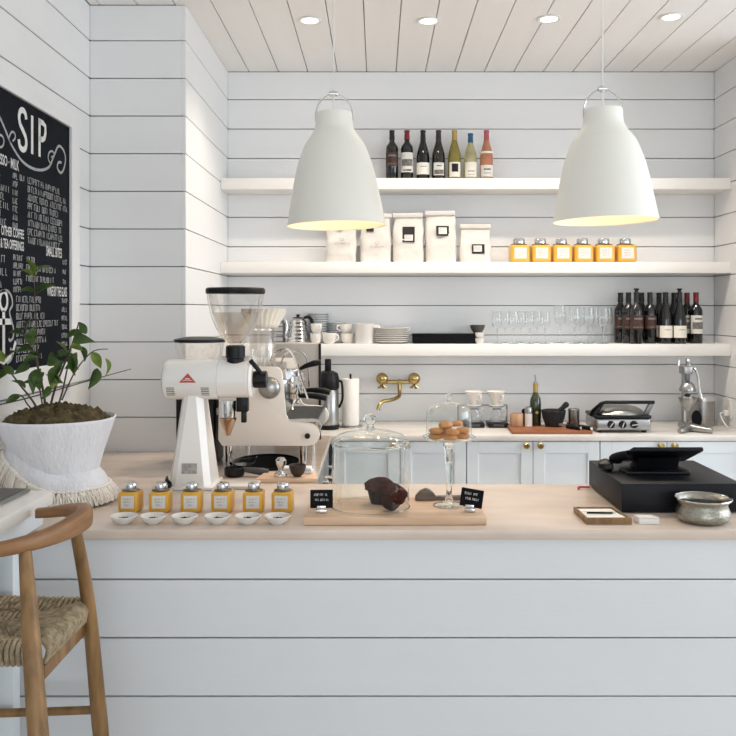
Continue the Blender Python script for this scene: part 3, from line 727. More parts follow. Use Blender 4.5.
cs = thing('cake_stand', 'tall glass pedestal stand holding biscuits on the serving board', 'cake stand', (X(449, 2.80), 2.80, ST))
zp = 1.182 - ST
obj('foot', MB().lathe([(0, .0005), (.050, .0005), (.052, .003), (.03, .007), (.013, .012), (.010, .016), (0, .016)], 40), 'glass', cs, angle=70)
obj('foot_rim', MB().lathe([(.049, .0), (.0525, .0), (.0525, .003), (.049, .003), (.049, .0)], 40), 'clear_glass', cs)
obj('stem', MB().lathe([(0, .0165), (.013, .0165), (.014, .022), (.010, .030), (.009, .07), (.011, .13), (.0145, .185), (.020, .20), (.014, .207), (0, .208)], 28), 'clear_glass', cs, angle=60)
obj('plate', MB().lathe([(0, .2085), (.022, .2085), (.05, .214), (.080, .218), (.086, .227), (.084, .228), (.079, .221), (0, .2205)], 48), 'glass', cs, angle=60)
obj('plate_rim', MB().tube([(.0855 * math.cos(a * PI / 24), .0855 * math.sin(a * PI / 24), .228) for a in range(48)], .0016, 6, smooth=False, closed=True), 'clear_glass', cs)
PZ = ST + .2215
dm = thing('glass_dome', 'small glass dome with knob covering biscuits on the pedestal stand', 'cloche', (X(449, 2.80), 2.80, PZ))
obj('bell', MB().lathe([(.0755, .0), (.0755, .070), (.074, .092), (.066, .106), (.045, .116), (.02, .121), (0, .122)], 48), 'glass', dm, angle=80)
obj('rim', MB().tube([(.0755 * math.cos(a * PI / 24), .0755 * math.sin(a * PI / 24), .002) for a in range(48)], .0016, 6, smooth=False, closed=True), 'clear_glass', dm)
obj('knob', MB().lathe([(0, .1225), (.009, .1225), (.006, .128), (.007, .132), (.0105, .138), (.010, .145), (.005, .149), (0, .150)], 20), 'clear_glass', dm)
ck = None
spots = [(-.046, -.012, 0, 4, 0), (.0, -.046, 0, -3, 3), (.046, -.012, 0, 3, 2), (.028, .042, 0, 0, 0), (-.028, .042, 0, 2, 2), (-.044, -.018, .0185, -6, 4), (.006, -.044, .0185, 8, -5), (.046, -.008, .0185, -4, 0),
         (-.01, .03, .0185, 3, 3), (-.012, -.012, .0385, 12, 6), (.026, .02, .037, -8, -4)]
for k, (dx, dy, dz, rx, ry) in enumerate(spots):
    lay = 'bottom layer' if dz < .01 else ('middle layer' if dz < .03 else 'top')
    lab = 'golden puffed biscuit in the %s of the pile under the small glass dome' % lay
    if ck is None:
        ck = obj('biscuit', MB().lathe([(0, 0), (.017, .0), (.0225, .005), (.0235, .010), (.019, .0155), (.010, .018), (0, .0183)], 24, fn=lambda a, z: 1 + .05 * math.sin(3 * a + 40 * z)), 'cookie', angle=60)
        o = tag(ck, lab, 'biscuit', 'biscuits under the small dome')
    else: o = ck.copy(); C.objects.link(o); o['label'] = lab
    o.location = (X(449, 2.80) + dx, 2.80 + dy, PZ + .0006 + dz); o.rotation_euler = (R(rx * .6), R(ry * .6), k * 1.3)
# wooden-handled utensil
D = 2.885; pl = [(415, 499), (415.5, 495), (420, 490), (426, 487.5), (430, 489), (433.5, 494), (438, 495.5), (464, 494.8), (464, 499)]
ut = thing('wooden_server', 'grey-brown wooden cake server lying behind the cake stand', 'utensil', (X(440, D), D, ST))
def ul(p): return (X(p[0], D) - X(440, D), Z(p[1], D) - Z(499, D))
obj('handle', MB().prism([ul(p) for p in ((415, 499), (415.5, 495), (420, 490), (426, 487.5), (430, 489), (433.5, 494), (437, 495.5), (437, 499))], -.014, .014, 'Y', .004), 'wood_grey', ut)
obj('blade', MB().prism([ul(p) for p in ((437.1, 495.6), (464, 495.2), (464, 499), (437.1, 499))], -.009, .016, 'Y', .002), 'wood_grey', ut)
def sign(px, lean, D, rot, label, seed):
    z0 = ST; t = thing('price_card', label, 'sign', (X(px, D), D, z0), rot)
    obj('clip', MB().box(-.017, .017, -.012, .012, 0, .012, .002).box(-.014, .014, -.010, -.0045, .012, .024, .0015).box(-.014, .014, .0035, .009, .012, .024, .0015), 'chrome', t)
    card = obj('card', MB().box(-.036, .036, -.002, .002, .0125, .070, .0008, 1), 'black_matte', t, rot=(R(-8), R(lean), 0), loc=(0, -.001, .002))
    pm = MB(); rr = random.Random(seed)
    scribble(pm, -.024, .051, .042, .007, .0010, lambda u, v: (u, -.0026, v), rr, .6); scribble(pm, -.020, .035, .040, .007, .0010, lambda u, v: (u, -.0026, v), rr, .6)
    obj('chalk_writing', pm, 'chalk', card, recalc=False)
sign(321.5, 0, 2.70, R(2), 'small black chalk card in a chrome clip beside the large glass dome', 4)
sign(470, 7, 2.715, R(-14), 'small black chalk card in a chrome clip beside the cake stand foot', 9)

# ------------------------------------------------------------------ till and things at the right end of the bar
td = thing('cash_drawer', 'large matt black cash drawer on the right end of the bar', 'cash drawer', (1.005, 3.02, CT + .0005))
obj('case', MB().box(-.20, .20, -.218, .218, 0.004, .098, .003), 'black_satin', td)
obj('drawer_front', MB().box(-.196, .196, .2185, .226, .012, .09, .002), 'black_plastic', td)
for sx in (-1, 1):
    for sy in (-1, 1): obj('foot', MB().cyl((sx * .17, sy * .18, 0), (sx * .17, sy * .18, .0038), .012), 'black_plastic', td)
tz = CT + .0985
tb = thing('tablet_till', 'black tablet till on a tilted stand on top of the cash drawer', 'tablet', (.985, 3.03, tz))
obj('base', MB().prism([(-.13, -.02), (-.12, -.075), (.10, -.08), (.125, -.02), (.09, .06), (-.10, .06)], .0005, .010, 'Z', .003), 'black_plastic', tb)
obj('neck', MB().prism([(-.03, .0105), (.045, .0105), (-.02, .055), (-.055, .055)], -.075, .075, 'X', .003), 'black_plastic', tb)
tilt = Matrix.Translation((.012, -.02, .060)) @ Matrix.Rotation(R(-20), 4, 'X')
obj('tablet_case', MB().box(-.122, .122, -.105, .095, -.008, .008, .006, 3, mtx=tilt), 'black_satin', tb)
obj('screen', MB().box(-.11, .11, -.092, .082, .0082, .009, mtx=tilt), 'black_plastic', tb)
obj('hand_strap', MB().tube([(-.108, -.07, .070), (-.135, -.03, .056), (-.140, .02, .038), (-.108, .05, .030)], .015, 10), 'black_matte', tb)
cr = thing('card_reader', 'small rounded black card reader beside the tablet till', 'card reader', (X(606, 3.02), 3.03, tz))
obj('body', MB().lathe([(0, 0), (.024, .001), (.031, .012), (.029, .028), (.016, .038), (0, .040)], 20, sx=.95, sy=1.1), 'black_plastic', cr)
obj('button', MB().lathe([(0, 0), (.009, 0), (.009, .003), (0, .004)], 14, (0, -.002, .0395)), 'steel_dark', cr)
tag(obj('red_cable', MB().tube([(.799, 3.20, CT + .004), (.785, 3.195, CT + .005), (.765, 3.20, CT + .0045), (.752, 3.19, CT + .0045), (.750, 3.165, CT + .004)], .0032, 8), 'magenta'), 'short red cable curling out from behind the cash drawer', 'cable')
tr = thing('bill_tray', 'flat wooden bill tray with papers and a pen', 'tray', (.72, 2.725, CT + .0005))
poly = [(X(586.5, 2.655) - .72, -.07), (X(632, 2.655) - .72, -.07), (X(612, 2.81) - .72, .085), (X(573.5, 2.81) - .72, .085)]
obj('base', MB().prism(poly, 0, .008, 'Z', .0015), 'oak', tr)
cx_ = sum(p[0] for p in poly) / 4; cy_ = sum(p[1] for p in poly) / 4
inner = [(cx_ + (a - cx_) * .90, cy_ + (b - cy_) * .88) for a, b in poly]
for i in range(4):
    j = (i + 1) % 4; obj('edge_strip', MB().prism([poly[i], poly[j], inner[j], inner[i]], .0081, .020, 'Z', .0008, 1), 'oak', tr)
in2 = [(cx_ + (a - cx_) * .86, cy_ + (b - cy_) * .84) for a, b in poly]
def lp(a, b, t): return (a[0] + (b[0] - a[0]) * t, a[1] + (b[1] - a[1]) * t)
for k, (t0, t1, h) in enumerate(((0, .36, .0165), (.40, .66, .0150), (.70, 1, .016))):
    tag(obj('paper_slip', MB().prism([lp(in2[0], in2[3], t0), lp(in2[1], in2[2], t0), lp(in2[1], in2[2], t1), lp(in2[0], in2[3], t1)], .0083, h, 'Z'), 'paper', loc=(.72, 2.725, CT + .0005)),
        'stack of white paper slips in the wooden tray, ' + ('at its front edge', 'in its middle', 'at its back edge')[k], 'paper', 'papers in the bill tray')
q0, q1 = lp(in2[0], in2[3], .38), lp(in2[1], in2[2], .40)
pen = thing('pen', 'dark pen lying across papers in the wooden tray', 'pen', (.72, 2.725, CT + .0005))
obj('barrel', MB().cyl((q0[0] + .012, q0[1] + .012, .0195), (q1[0] - .025, q1[1] + .004, .0195), .0034, .003, 10), 'black_plastic', pen)
obj('tip', MB().cyl((q1[0] - .0248, q1[1] + .0041, .0195), (q1[0] - .012, q1[1] + .0035, .0195), .003, .0006, 10), 'chrome', pen)
tag(obj('card_stack', MB().prism([(-.030, -.018), (.033, -.018), (.022, .022), (-.038, .022)], 0, .018, 'Z', .001).prism([(-.029, -.017), (.032, -.019), (.021, .021), (-.037, .021)], .0185, .021, 'Z', .0005), 'paper', loc=(X(646.5, 2.68), 2.675, CT + .0005)),
    'small stack of white cards between the wooden tray and silver bowl', 'cards')
bo = thing('metal_bowl', 'hammered silver bowl with a flared rim in front of the cash drawer', 'bowl', (X(703, 2.695), 2.695, CT + .0005))
obj('bowl', MB().lathe([(0, 0), (.062, .0), (.076, .008), (.084, .020), (.083, .032), (.077, .046), (.074, .056), (.078, .064), (.0865, .073), (.0865, .0745), (.077, .067), (.072, .057), (.075, .046), (.080, .031), (.08, .021), (.06, .005), (0, .004)], 48), 'hammered', bo, angle=50)
obj('rim', MB().tube([(.0865 * math.cos(a * PI / 24), .0865 * math.sin(a * PI / 24), .0745) for a in range(48)], .0022, 6, smooth=False, closed=True), 'chrome', bo)

# ------------------------------------------------------------------ white shop grinder
GD = 3.25; gz = Z(378, GD)
gr = thing('coffee_grinder', 'tall white shop coffee grinder with clear hopper and red triangle badge', 'grinder', (X(193, GD), GD, CT + .0005))
def gx(px): return X(px + 1.5, GD) - X(193, GD)
def gzz(py): return Z(py + 1.5, GD) - CT
obj('base', MB().prism([(gx(166), -.10), (gx(216), -.10), (gx(216), .11), (gx(166), .11)], 0, .012, 'Z', .003), 'enamel', gr)
colr = []
for z, a, b, y0, y1 in ((.0125, gx(171), gx(213), -.09, .09), (.18, gx(176.5), gx(208), -.068, .07), (gzz(393), gx(182), gx(203), -.05, .05)):
    c = .022 + .004 * z
    colr.append([(a + .012, y0 + .012, z), (a + .03, y0, z), (b - c, y0, z), (b, y0 + c, z), (b, y1, z), (a, y1, z), (a, y0 + .04, z)])
obj('column', MB().loft(colr), 'enamel', gr, angle=25)
zc = gzz(378); r1 = .0765
mx = Matrix.Translation((gx(163.5), 0, zc)) @ Matrix.Rotation(R(90), 4, 'Y')
L1 = gx(218) - gx(163.5)
obj('motor_housing', MB().lathe([(0, 0), (r1 - .016, 0), (r1 - .004, .008), (r1, .022), (r1, L1), (0, L1)], 48, mtx=mx), 'enamel', gr)
mx2 = Matrix.Translation((gx(218.2), 0, zc)) @ Matrix.Rotation(R(90), 4, 'Y'); L2 = gx(252) - gx(218.2)
obj('burr_housing', MB().lathe([(0, 0), (r1 - .006, 0), (r1 - .006, L2 * .85), (r1 - .009, L2 * .87), (r1 - .009, L2 * .9), (r1 - .006, L2 * .92), (r1 - .014, L2), (0, L2)], 48, mtx=mx2), 'enamel', gr)
def on_cyl(px, dz, r): return (gx(px), -math.sqrt(max(1e-6, r * r - dz * dz)), zc + dz)
badge = MB(); ry = r1 + .0008
for i in range(6):
    t0, t1 = i / 6, (i + 1) / 6; za, zb = .020 * (1 - t0) - .0095 + .0 , .020 * (1 - t1) - .0095
    za += .006; zb += .006
    badge.quad([on_cyl(190.5 - 8.5 * t0, za, ry), on_cyl(190.5 - 8.5 * t1, zb, ry), on_cyl(190.5 + 8.5 * t1, zb, ry), on_cyl(190.5 + 8.5 * t0, za, ry)])
for v in badge.bm.verts: v.co.z = zc + (v.co.z - zc) * 1.75 + .000
for v in badge.bm.verts: v.co.y = -math.sqrt(ry * ry - (v.co.z - zc) ** 2)
bd = obj('badge', badge, 'sign_red', gr, recalc=False)
eb = MB(); ry2 = ry + .0006
eb.quad([on_cyl(187.5, .006, ry2), on_cyl(193.5, .006, ry2), on_cyl(192, .011, ry2), on_cyl(189, .011, ry2)])
eb.quad([on_cyl(185.5, .0012, ry2), on_cyl(195.5, .0012, ry2), on_cyl(195.5, .0032, ry2), on_cyl(185.5, .0032, ry2)])
obj('badge_emblem', eb, 'label_white', bd, recalc=False)
for a in (173, 207):
    vm = MB()
    for k in range(5):
        dz = -.028 - .007 * k
        vm.quad([on_cyl(a - 4, dz, r1 + .0006), on_cyl(a + 4, dz, r1 + .0006), on_cyl(a + 4, dz + .0028, r1 + .0006), on_cyl(a - 4, dz + .0028, r1 + .0006)])
    obj('vent_slots', vm, 'rubber_grey', gr, recalc=False)
hx = gx(234)
obj('hopper_collar', MB().lathe([(0, gzz(364.5)), (.033, gzz(364.5)), (.033, gzz(357)), (.037, gzz(356)), (.037, gzz(345)), (.030, gzz(344)), (0, gzz(344))], 28, (hx, 0, 0)), 'black_plastic', gr)
hp = [(33, 344.2), (34, 340), (48, 330), (66, 318), (82, 306), (96, 298), (110, 292)]
hprof = spline([(.030, 0, gzz(343.8)), (.047, 0, gzz(337)), (.075, 0, gzz(326)), (.093, 0, gzz(314)), (.104, 0, gzz(302)), (.109, 0, gzz(293))], 4)
obj('hopper', MB().lathe([(p.x, p.z) for p in hprof], 48, (hx, 0, 0)), 'plastic_clear', gr, angle=70)
obj('hopper_guard', MB().lathe([(.024, gzz(342)), (.038, gzz(337)), (.064, gzz(326)), (.082, gzz(315)), (.087, gzz(311)), (.0, gzz(311))], 40, (hx, 0, 0)), 'plastic_smoke', gr, angle=70)
obj('hopper_lid', MB().lathe([(0, gzz(292.6)), (.110, gzz(292.6)), (.113, gzz(291.5)), (.113, gzz(288)), (.108, gzz(286.5)), (0, gzz(286.2))], 48, (hx, 0, 0)), 'black_plastic', gr)
sx = gx(226.5)
obj('spout', MB().lathe([(0, gzz(399)), (.031, gzz(399)), (.031, gzz(414)), (.029, gzz(416)), (0, gzz(416))], 28, (sx, 0, 0)), 'chrome', gr)
obj('spout_cone', MB().lathe([(0, gzz(416.2)), (.033, gzz(416.2)), (.033, gzz(418)), (.009, gzz(434)), (.006, gzz(434)), (0, gzz(430))], 28, (sx, 0, 0)), 'spout_metal', gr)
obj('bag_clamp', MB().box(gx(235.5), gx(247), -.02, .02, gzz(410), gzz(394), .003).box(gx(240), gx(245), -.012, .012, gzz(421), gzz(409.8), .003), 'black_plastic', gr)
obj('dial', MB().cyl((gx(252.2), 0, zc), (gx(265.5), 0, zc), .033, bev=.003, seg=28), 'black_plastic', gr)
obj('lever', MB().cyl((gx(259), -.015, zc + .030), (gx(250), -.03, zc + .075), .0085, .0095, bev=.002), 'black_plastic', gr)
lbm = obj('rating_label', MB().quad([(gx(185), -.0905, .060), (gx(200), -.0905, .060), (gx(200), -.0825, .078 + .02), (gx(185), -.0825, .098)]), 'label_grey', gr, recalc=False)
for v in lbm.data.vertices: v.co.y = -.0905 + (v.co.z - .0125) * .131 - .0012
lb2 = obj('rating_label', MB().quad([(gx(184), -.09, .022), (gx(201), -.09, .022), (gx(201), -.09, .052), (gx(184), -.09, .052)]), 'paper', gr, recalc=False)
for v in lb2.data.vertices: v.co.y = -.0905 + (v.co.z - .0125) * .131 - .0012
obj('power_plug', MB().tube([(gx(169.5), -.06, .045), (gx(172), -.10, .038), (gx(176), -.118, .025), (gx(172), -.125, .010)], [.003, .008, .009, .004], 8), 'black_plastic', gr)

# second grinder behind
g2 = thing('espresso_grinder', 'black espresso grinder with lidded clear hopper behind the white grinder', 'grinder', (-.782, 3.72, CT + .0005))
obj('body', MB().box(-.085, .085, -.09, .12, 0.0, .36, .012, 3).box(-.07, .07, -.17, -.0905, 0, .03, .006), 'black_plastic', g2)
obj('head', MB().lathe([(0, .3605), (.075, .3605), (.078, .385), (.062, .41), (0, .41)], 32), 'black_plastic', g2)
obj('hopper', MB().lathe([(.060, .411), (.072, .43), (.096, .47), (.105, .505), (.107, .530)], 40), 'plastic_clear', g2, angle=70)
obj('hopper_lid', MB().lathe([(0, .5305), (.110, .5305), (.112, .536), (.110, .544), (.06, .554), (0, .556)], 40), 'black_plastic', g2)
obj('dosing_fork', MB().box(.086, .12, -.08, -.03, .22, .25, .004), 'steel', g2)
obj('knob', MB().cyl((.0855, -.085, .31), (.0855 + .012, -.085, .31), .018, bev=.003), 'white_plastic', g2)

# ------------------------------------------------------------------ espresso machine (side on, facing the aisle)
ED = 3.60; EX = X(268, ED)
es = thing('espresso_machine', 'cream and chrome espresso machine standing side-on on the bar return', 'espresso machine', (EX, ED, CT + .0005))
def ep(px, py): return (X(px, ED) - EX, Z(py, ED) - CT)
def arc(cx, cy, r, a0, a1, n=6): return [(cx + r * math.cos(R(a0 + (a1 - a0) * i / n)), cy + r * math.sin(R(a0 + (a1 - a0) * i / n))) for i in range(n + 1)]
side = [(222, 446)] + [(218, 440), (219, 400), (222, 372)] + arc(227, 371, 4, 180, 270, 3) + [(274, 367)] + arc(275, 374, 7, 270, 350, 4) + [(284, 395), (286, 416)] + arc(294, 415.5, 8, 170, 90, 4) + [(308, 423.5)] + arc(308.5, 434.8, 11.3, -90, 90, 8)
outl = [ep(*p) for p in side]
obj('side_panel', MB().prism(outl, 0, .025, 'Y', .003), 'machine_white', es)
obj('side_panel', MB().prism(outl, .66, .685, 'Y', .003), 'machine_white', es)
bx0, bz0_ = ep(226, 442); bx1, bz1_ = ep(270, 371)
obj('body', MB().box(bx0, bx1, .0255, .6595, bz0_, bz1_, .004), 'steel', es)
dx0, dz0 = ep(284, 440); dx1, dz1 = ep(316, 425)
obj('drip_tray', MB().box(bx1 + .001, dx1, .0255, .6595, dz0, dz1 + .0, .006), 'steel', es)
gt = MB()
for k in range(26): gt.box(bx1 + .03, dx1 - .004, .04 + k * .024, .052 + k * .024, dz1 + .0005, dz1 + .006)
obj('tray_grate', gt, 'steel_dark', es)['kind'] = 'stuff'
obj('tray_rail', MB().tube([(ep(286, 421)[0], .012, dz1 + .016), (dx1 - .01, .012, dz1 + .018), (dx1 + .012, .012, dz1 + .005), (dx1 + .012, .012, dz1 - .035)], .007, 8), 'chrome', es)
obj('lobe_knob', MB().cyl((ep(307.5, 436)[0], -.0005, ep(307.5, 436)[1]), (ep(307.5, 436)[0], -.012, ep(307.5, 436)[1]), .0115, bev=.002), 'black_plastic', es)
bxx, bzz = ep(269.5, 388)
obj('chrome_boss', MB().lathe([(0, .0005), (.047, .0005), (.047, .006), (.040, .018), (.022, .026), (0, .028)], 36, mtx=Matrix.Translation((bxx, 0, bzz)) @ Matrix.Rotation(R(90), 4, 'X')), 'steel', es)
for yy in (.07, .60):
    for px in (226, 302): obj('foot', MB().cyl((ep(px, 0)[0], yy, 0), (ep(px, 0)[0], yy, dz0 - .0005), .014, .016), 'chrome', es)
tp = bz1_
for yy in (.20, .46):
    gx_ = bx1 + .075
    gh = obj('group_head', MB().lathe([(0, .0), (.036, .0), (.040, .01), (.040, .045), (.030, .055), (.030, .075), (0, .08)], 28, (gx_, yy, ep(0, 398)[1])).box(bx1 + .0005, gx_ - .02, yy - .025, yy + .025, ep(0, 396)[1], ep(0, 378)[1], .006), 'chrome', es)
    pf = obj('portafilter', MB().lathe([(0, -.045), (.012, -.045), (.026, -.03), (.034, -.022), (.036, -.0005), (0, -.0005)], 28, (gx_, yy, ep(0, 398)[1])), 'chrome', es)
    za_ = ep(0, 398)[1] - .012
    obj('portafilter_handle', MB().tube([(gx_ + .034, yy, za_), (gx_ + .07, yy - .01, za_ + .003), (gx_ + .12, yy - .02, za_ + .000), (gx_ + .155, yy - .025, za_ - .008)], [.009, .012, .015, .013], 12), 'black_plastic', pf)
    obj('spout', MB().tube([(gx_, yy, za_ - .03), (gx_, yy - .012, za_ - .045), (gx_, yy - .02, za_ - .06)], .007, 8), 'chrome', pf)
def e3(px, py, y):            # pixel at machine depth y -> local
    D = ED + y; return (X(px, D) - EX, y, Z(py, D) - CT)
obj('steam_wand', MB().tube([e3(271, 372, .06), e3(272, 358, .05), e3(280, 350.5, .05), e3(289, 350, .05), e3(296, 362, .06), e3(301, 378, .07), e3(308, 399, .08)], .0052, 8), 'chrome', es)
obj('steam_wand', MB().tube([e3(280, 372, .55), e3(283, 358, .54), e3(292, 351, .54), e3(303, 353, .54), e3(308, 366, .55), e3(309, 396, .56)], .0055, 8), 'chrome', es)
lv = obj('steam_lever', MB().tube([e3(300, 369, .12), e3(306, 366, .11), e3(314, 363.5, .10), e3(321, 362.5, .10)], [.007, .011, .014, .012], 10), 'black_plastic', es)
obj('lever_hub', MB().cyl(e3(284, 374, .12), e3(300, 369, .12), .015, .012), 'chrome', es)
obj('gauge', MB().lathe([(0, 0), (.026, 0), (.028, .012), (.024, .016), (0, .016)], 24, mtx=Matrix.Translation(e3(287, 374, .10)) @ Matrix.Rotation(R(90), 4, 'X')), 'chrome', es)
sp = obj('splash_panel', MB().box(X(274, 4.40) - EX, X(320.5, 4.40) - EX, .80, .818, 0, Z(343, 4.40) - CT, .008, 3), 'panel_grey', es); sp['label'] = 'upright grey steel splash panel'
obj('edge_trim', MB().box(X(318.6, 4.39) - EX, X(321.0, 4.39) - EX, .793, .7995, .001, Z(343.6, 4.39) - CT, .002), 'black_plastic', sp)
# canister and paper filters on the machine
et = CT + bz1_ + .0015; FX, FY = X(263, 3.75), 3.74
ca = thing('filter_canister', 'clear canister on the espresso machine under the paper filters', 'canister', (FX, FY, et))
obj('jar', MB().lathe([(0, .001), (.056, .001), (.058, .01), (.058, .165), (.056, .168)], 36), 'plastic_smoke', ca, angle=60)
obj('lid', MB().lathe([(0, .1685), (.060, .1685), (.060, .176), (0, .178)], 36), 'plastic_clear', ca)
pf_ = None
for k in range(4):
    pm = MB(); n = 96; rr_ = []
    for (r, z) in ((.062, 0), (.070, .02), (.084, .045), (.097, .066)):
        rr_.append([((r * (1 + .03 * math.cos(24 * 2 * PI * i / n) * (z > .001))) * math.cos(2 * PI * i / n), (r * (1 + .03 * math.cos(24 * 2 * PI * i / n) * (z > .001))) * math.sin(2 * PI * i / n), z) for i in range(n)])
    if pf_ is None:
        pf_ = obj('paper_filter', pm.loft(rr_, True, False), 'paper_filter', angle=80); o = tag(pf_, 'fluted white basket paper filter nested in the stack on the canister', 'paper filter', 'stack of paper filters on the canister')
    else: pm.bm.free(); o = pf_.copy(); C.objects.link(o)
    o['label'] = ('lowest', 'second lowest', 'second highest', 'topmost')[k] + ' fluted white paper filter of the stack on the canister'
    o.location = (FX + .004, FY, et + .179 + k * .006); o.rotation_euler = (0, 0, .03 * k)
gj = None
for k, (px, dy, what) in enumerate(((257.5, -.085, 'beside the canister'), (276, .12, 'behind the canister'))):
    lab = 'small clear drinking glass on top of the espresso machine ' + what
    if gj is None:
        gj = obj('drinking_glass', MB().lathe([(0, .002), (.026, .002), (.028, .01), (.034, .085)], 28), 'glass_fine', angle=60); o = tag(gj, lab, 'glass', 'glasses on the espresso machine')
    else: o = gj.copy(); C.objects.link(o); o['label'] = lab
    D = FY + dy; o.location = (min(X(px, D), EX + bx1 - .04), D, et)

# clutter under and before the machine
tag(obj('round_tray', MB().lathe([(0, 0), (.136, 0), (.144, .006), (.146, .014), (.142, .014), (.136, .008), (0, .007)], 48, sx=.99, sy=1.25), 'black_matte', loc=(X(262, 3.72) + .02, 3.70, CT + .0005)), 'round black tray lying under the espresso machine', 'tray')
tag(obj('glass_dish', MB().lathe([(0, .002), (.042, .002), (.052, .012), (.060, .034), (.058, .036)], 28), 'glass_fine', loc=(X(238, 3.6) + .015, 3.64, CT + .0085)), 'small clear glass dish on the round black tray', 'dish')
pfz = thing('loose_portafilter', 'black-handled portafilter lying on the worktop beside the grinder', 'portafilter', (X(234, 3.42), 3.43, CT + .0005))
obj('basket', MB().lathe([(0, 0), (.034, .0), (.040, .006), (.041, .034), (.036, .036), (.034, .01), (0, .008)], 28), 'black_plastic', pfz)
obj('handle', MB().tube([(.040, -.003, .026), (.075, -.008, .024), (.115, -.014, .020), (.14, -.016, .018)], [.009, .013, .0155, .012], 12), 'rubber_grey', pfz)
tag(obj('white_saucer', MB().prism([(-.07, -.05), (.06, -.05), (.05, .05), (-.06, .05)], .0, .010, 'Z', .003).prism([(-.074, -.055), (.064, -.055), (.054, .055), (-.064, .055)], .010, .014, 'Z', .001), 'ceramic', loc=(X(246, 3.26), 3.22, CT + .0005)), 'white rectangular dish on the worktop beside the white grinder', 'dish')
tag(obj('tamping_board', MB().prism([(-.135, -.07), (.105, -.07), (.085, .08), (-.115, .08)], 0, .018, 'Z', .003), 'board_wood', loc=(X(292, 3.35), 3.36, CT + .0005)), 'small pale wooden board holding the tamper beside the fridge edge', 'board')
tz0 = CT + .019
tp_ = thing('tamper', 'chrome coffee tamper standing on the small wooden board', 'tamper', (X(281, 3.34), 3.335, tz0))
obj('base', MB().lathe([(0, 0), (.027, 0), (.027, .010), (.012, .018), (.009, .024), (0, .024)], 28), 'chrome', tp_)
obj('handle', MB().lathe([(0, .0245), (.009, .0245), (.012, .034), (.021, .050), (.022, .062), (.014, .072), (0, .075)], 24), 'chrome', tp_)
tag(obj('dark_cup', MB().lathe([(0, 0), (.014, .0), (.026, .014), (.033, .034), (.034, .046), (.031, .046), (.024, .018), (0, .008)], 32), 'wood_dark', loc=(X(297.5, 3.33), 3.33, tz0)), 'small dark round cup on the wooden board beside the tamper', 'cup')
tag(obj('folded_cloth', MB().box(-.07, .07, -.03, .03, 0, .012, .005, 3).box(-.065, .066, -.028, .029, .0125, .024, .005, 3), 'cloth', loc=(X(296, 3.43), 3.405, tz0)), 'folded pale cloth lying behind the dark cup on the wooden board', 'cloth')

# ------------------------------------------------------------------ back worktop things
BD = 4.82; bt = CT + .0005
ap = thing('airpot', 'steel pump flask with black top beside the paper towel', 'flask', (X(328, 4.80), 4.80, bt))
obj('base', MB().lathe([(0, 0), (.062, 0), (.064, .004), (.064, .024), (0, .024)], 32), 'black_plastic', ap)
obj('body', MB().lathe([(0, .0245), (.060, .0245), (.061, .03), (.061, .215), (.056, .222), (0, .222)], 32), 'steel', ap)
obj('top', MB().lathe([(0, .2225), (.058, .2225), (.064, .232), (.064, .285), (.055, .315), (.03, .328), (0, .33)], 32), 'black_plastic', ap)
obj('pump_handle', MB().box(-.018, .018, -.012, .012, .325, .395, .005), 'black_plastic', ap)
obj('carry_handle', MB().tube([(.060, 0, .27), (.078, -.01, .26), (.082, -.01, .17), (.062, 0, .12)], .007, 8), 'black_plastic', ap)
pt = thing('paper_towel', 'upright white paper towel roll on a holder below the shelf', 'paper towel', (X(350.5, 4.88), 4.88, bt))
obj('base', MB().lathe([(0, 0), (.068, 0), (.068, .008), (0, .010)], 32), 'steel', pt)
obj('roll', MB().lathe([(.020, .0105), (.049, .0105), (.050, .014), (.050, .272), (.048, .276), (.020, .276), (.020, .0105)], 36), 'towel', pt)
obj('rod', MB().cyl((0, 0, .0105), (0, 0, .305), .006, bev=.002), 'black_plastic', pt)
fa = thing('wall_tap', 'brass wall-mounted mixer tap with two round handles', 'tap', (X(398, 5.10), YB - .0005, Z(382, 5.10)))
def fl(px, py, D): return (X(px, D) - X(398, 5.10), D - YB, Z(py, D) - Z(382, 5.10))
for px in (382, 414):
    p = fl(px, 379, 5.10)
    obj('wall_plate', MB().lathe([(0, 0), (.030, 0), (.028, .010), (.014, .016), (.014, .055), (0, .055)], 28, mtx=Matrix.Translation((p[0], 0, p[2])) @ Matrix.Rotation(R(90), 4, 'X')), 'brass', fa)
    obj('handle', MB().ball((p[0], -.085, p[2] + .004), .036, sy=.75, seg=24).cyl((p[0], -.0555, p[2]), (p[0], -.065, p[2]), .016), 'brass', fa)
    cr_ = MB()
    for k in range(4):
        a = k * PI / 2 + .4; cr_.tube([(p[0], -.075, p[2] - .033), (p[0] + .026 * math.cos(a), -.075 + .026 * math.sin(a), p[2] - .052)], [.005, .007], 8, smooth=False)
    obj('cross_lever', cr_, 'brass', fa)
p, q = fl(382, 382.5, 5.08), fl(414, 382.5, 5.08)
obj('bridge', MB().tube([(p[0], -.04, p[2]), (q[0], -.04, q[2])], .013, 12, smooth=False).ball(((p[0] + q[0]) / 2 + .01, -.04, p[2]), .017), 'brass', fa)
m_ = (p[0] + q[0]) / 2 + .01
obj('spout', MB().tube([(m_, -.04, p[2] - .01), (m_, -.045, p[2] - .05), (m_ - .005, -.07, p[2] - .085), (m_ - .05, -.12, p[2] - .10), (m_ - .10, -.16, p[2] - .105), (m_ - .122, -.18, p[2] - .125), (m_ - .13, -.185, p[2] - .155)], [.013, .012, .011, .011, .011, .011, .012], 12), 'brass', fa)

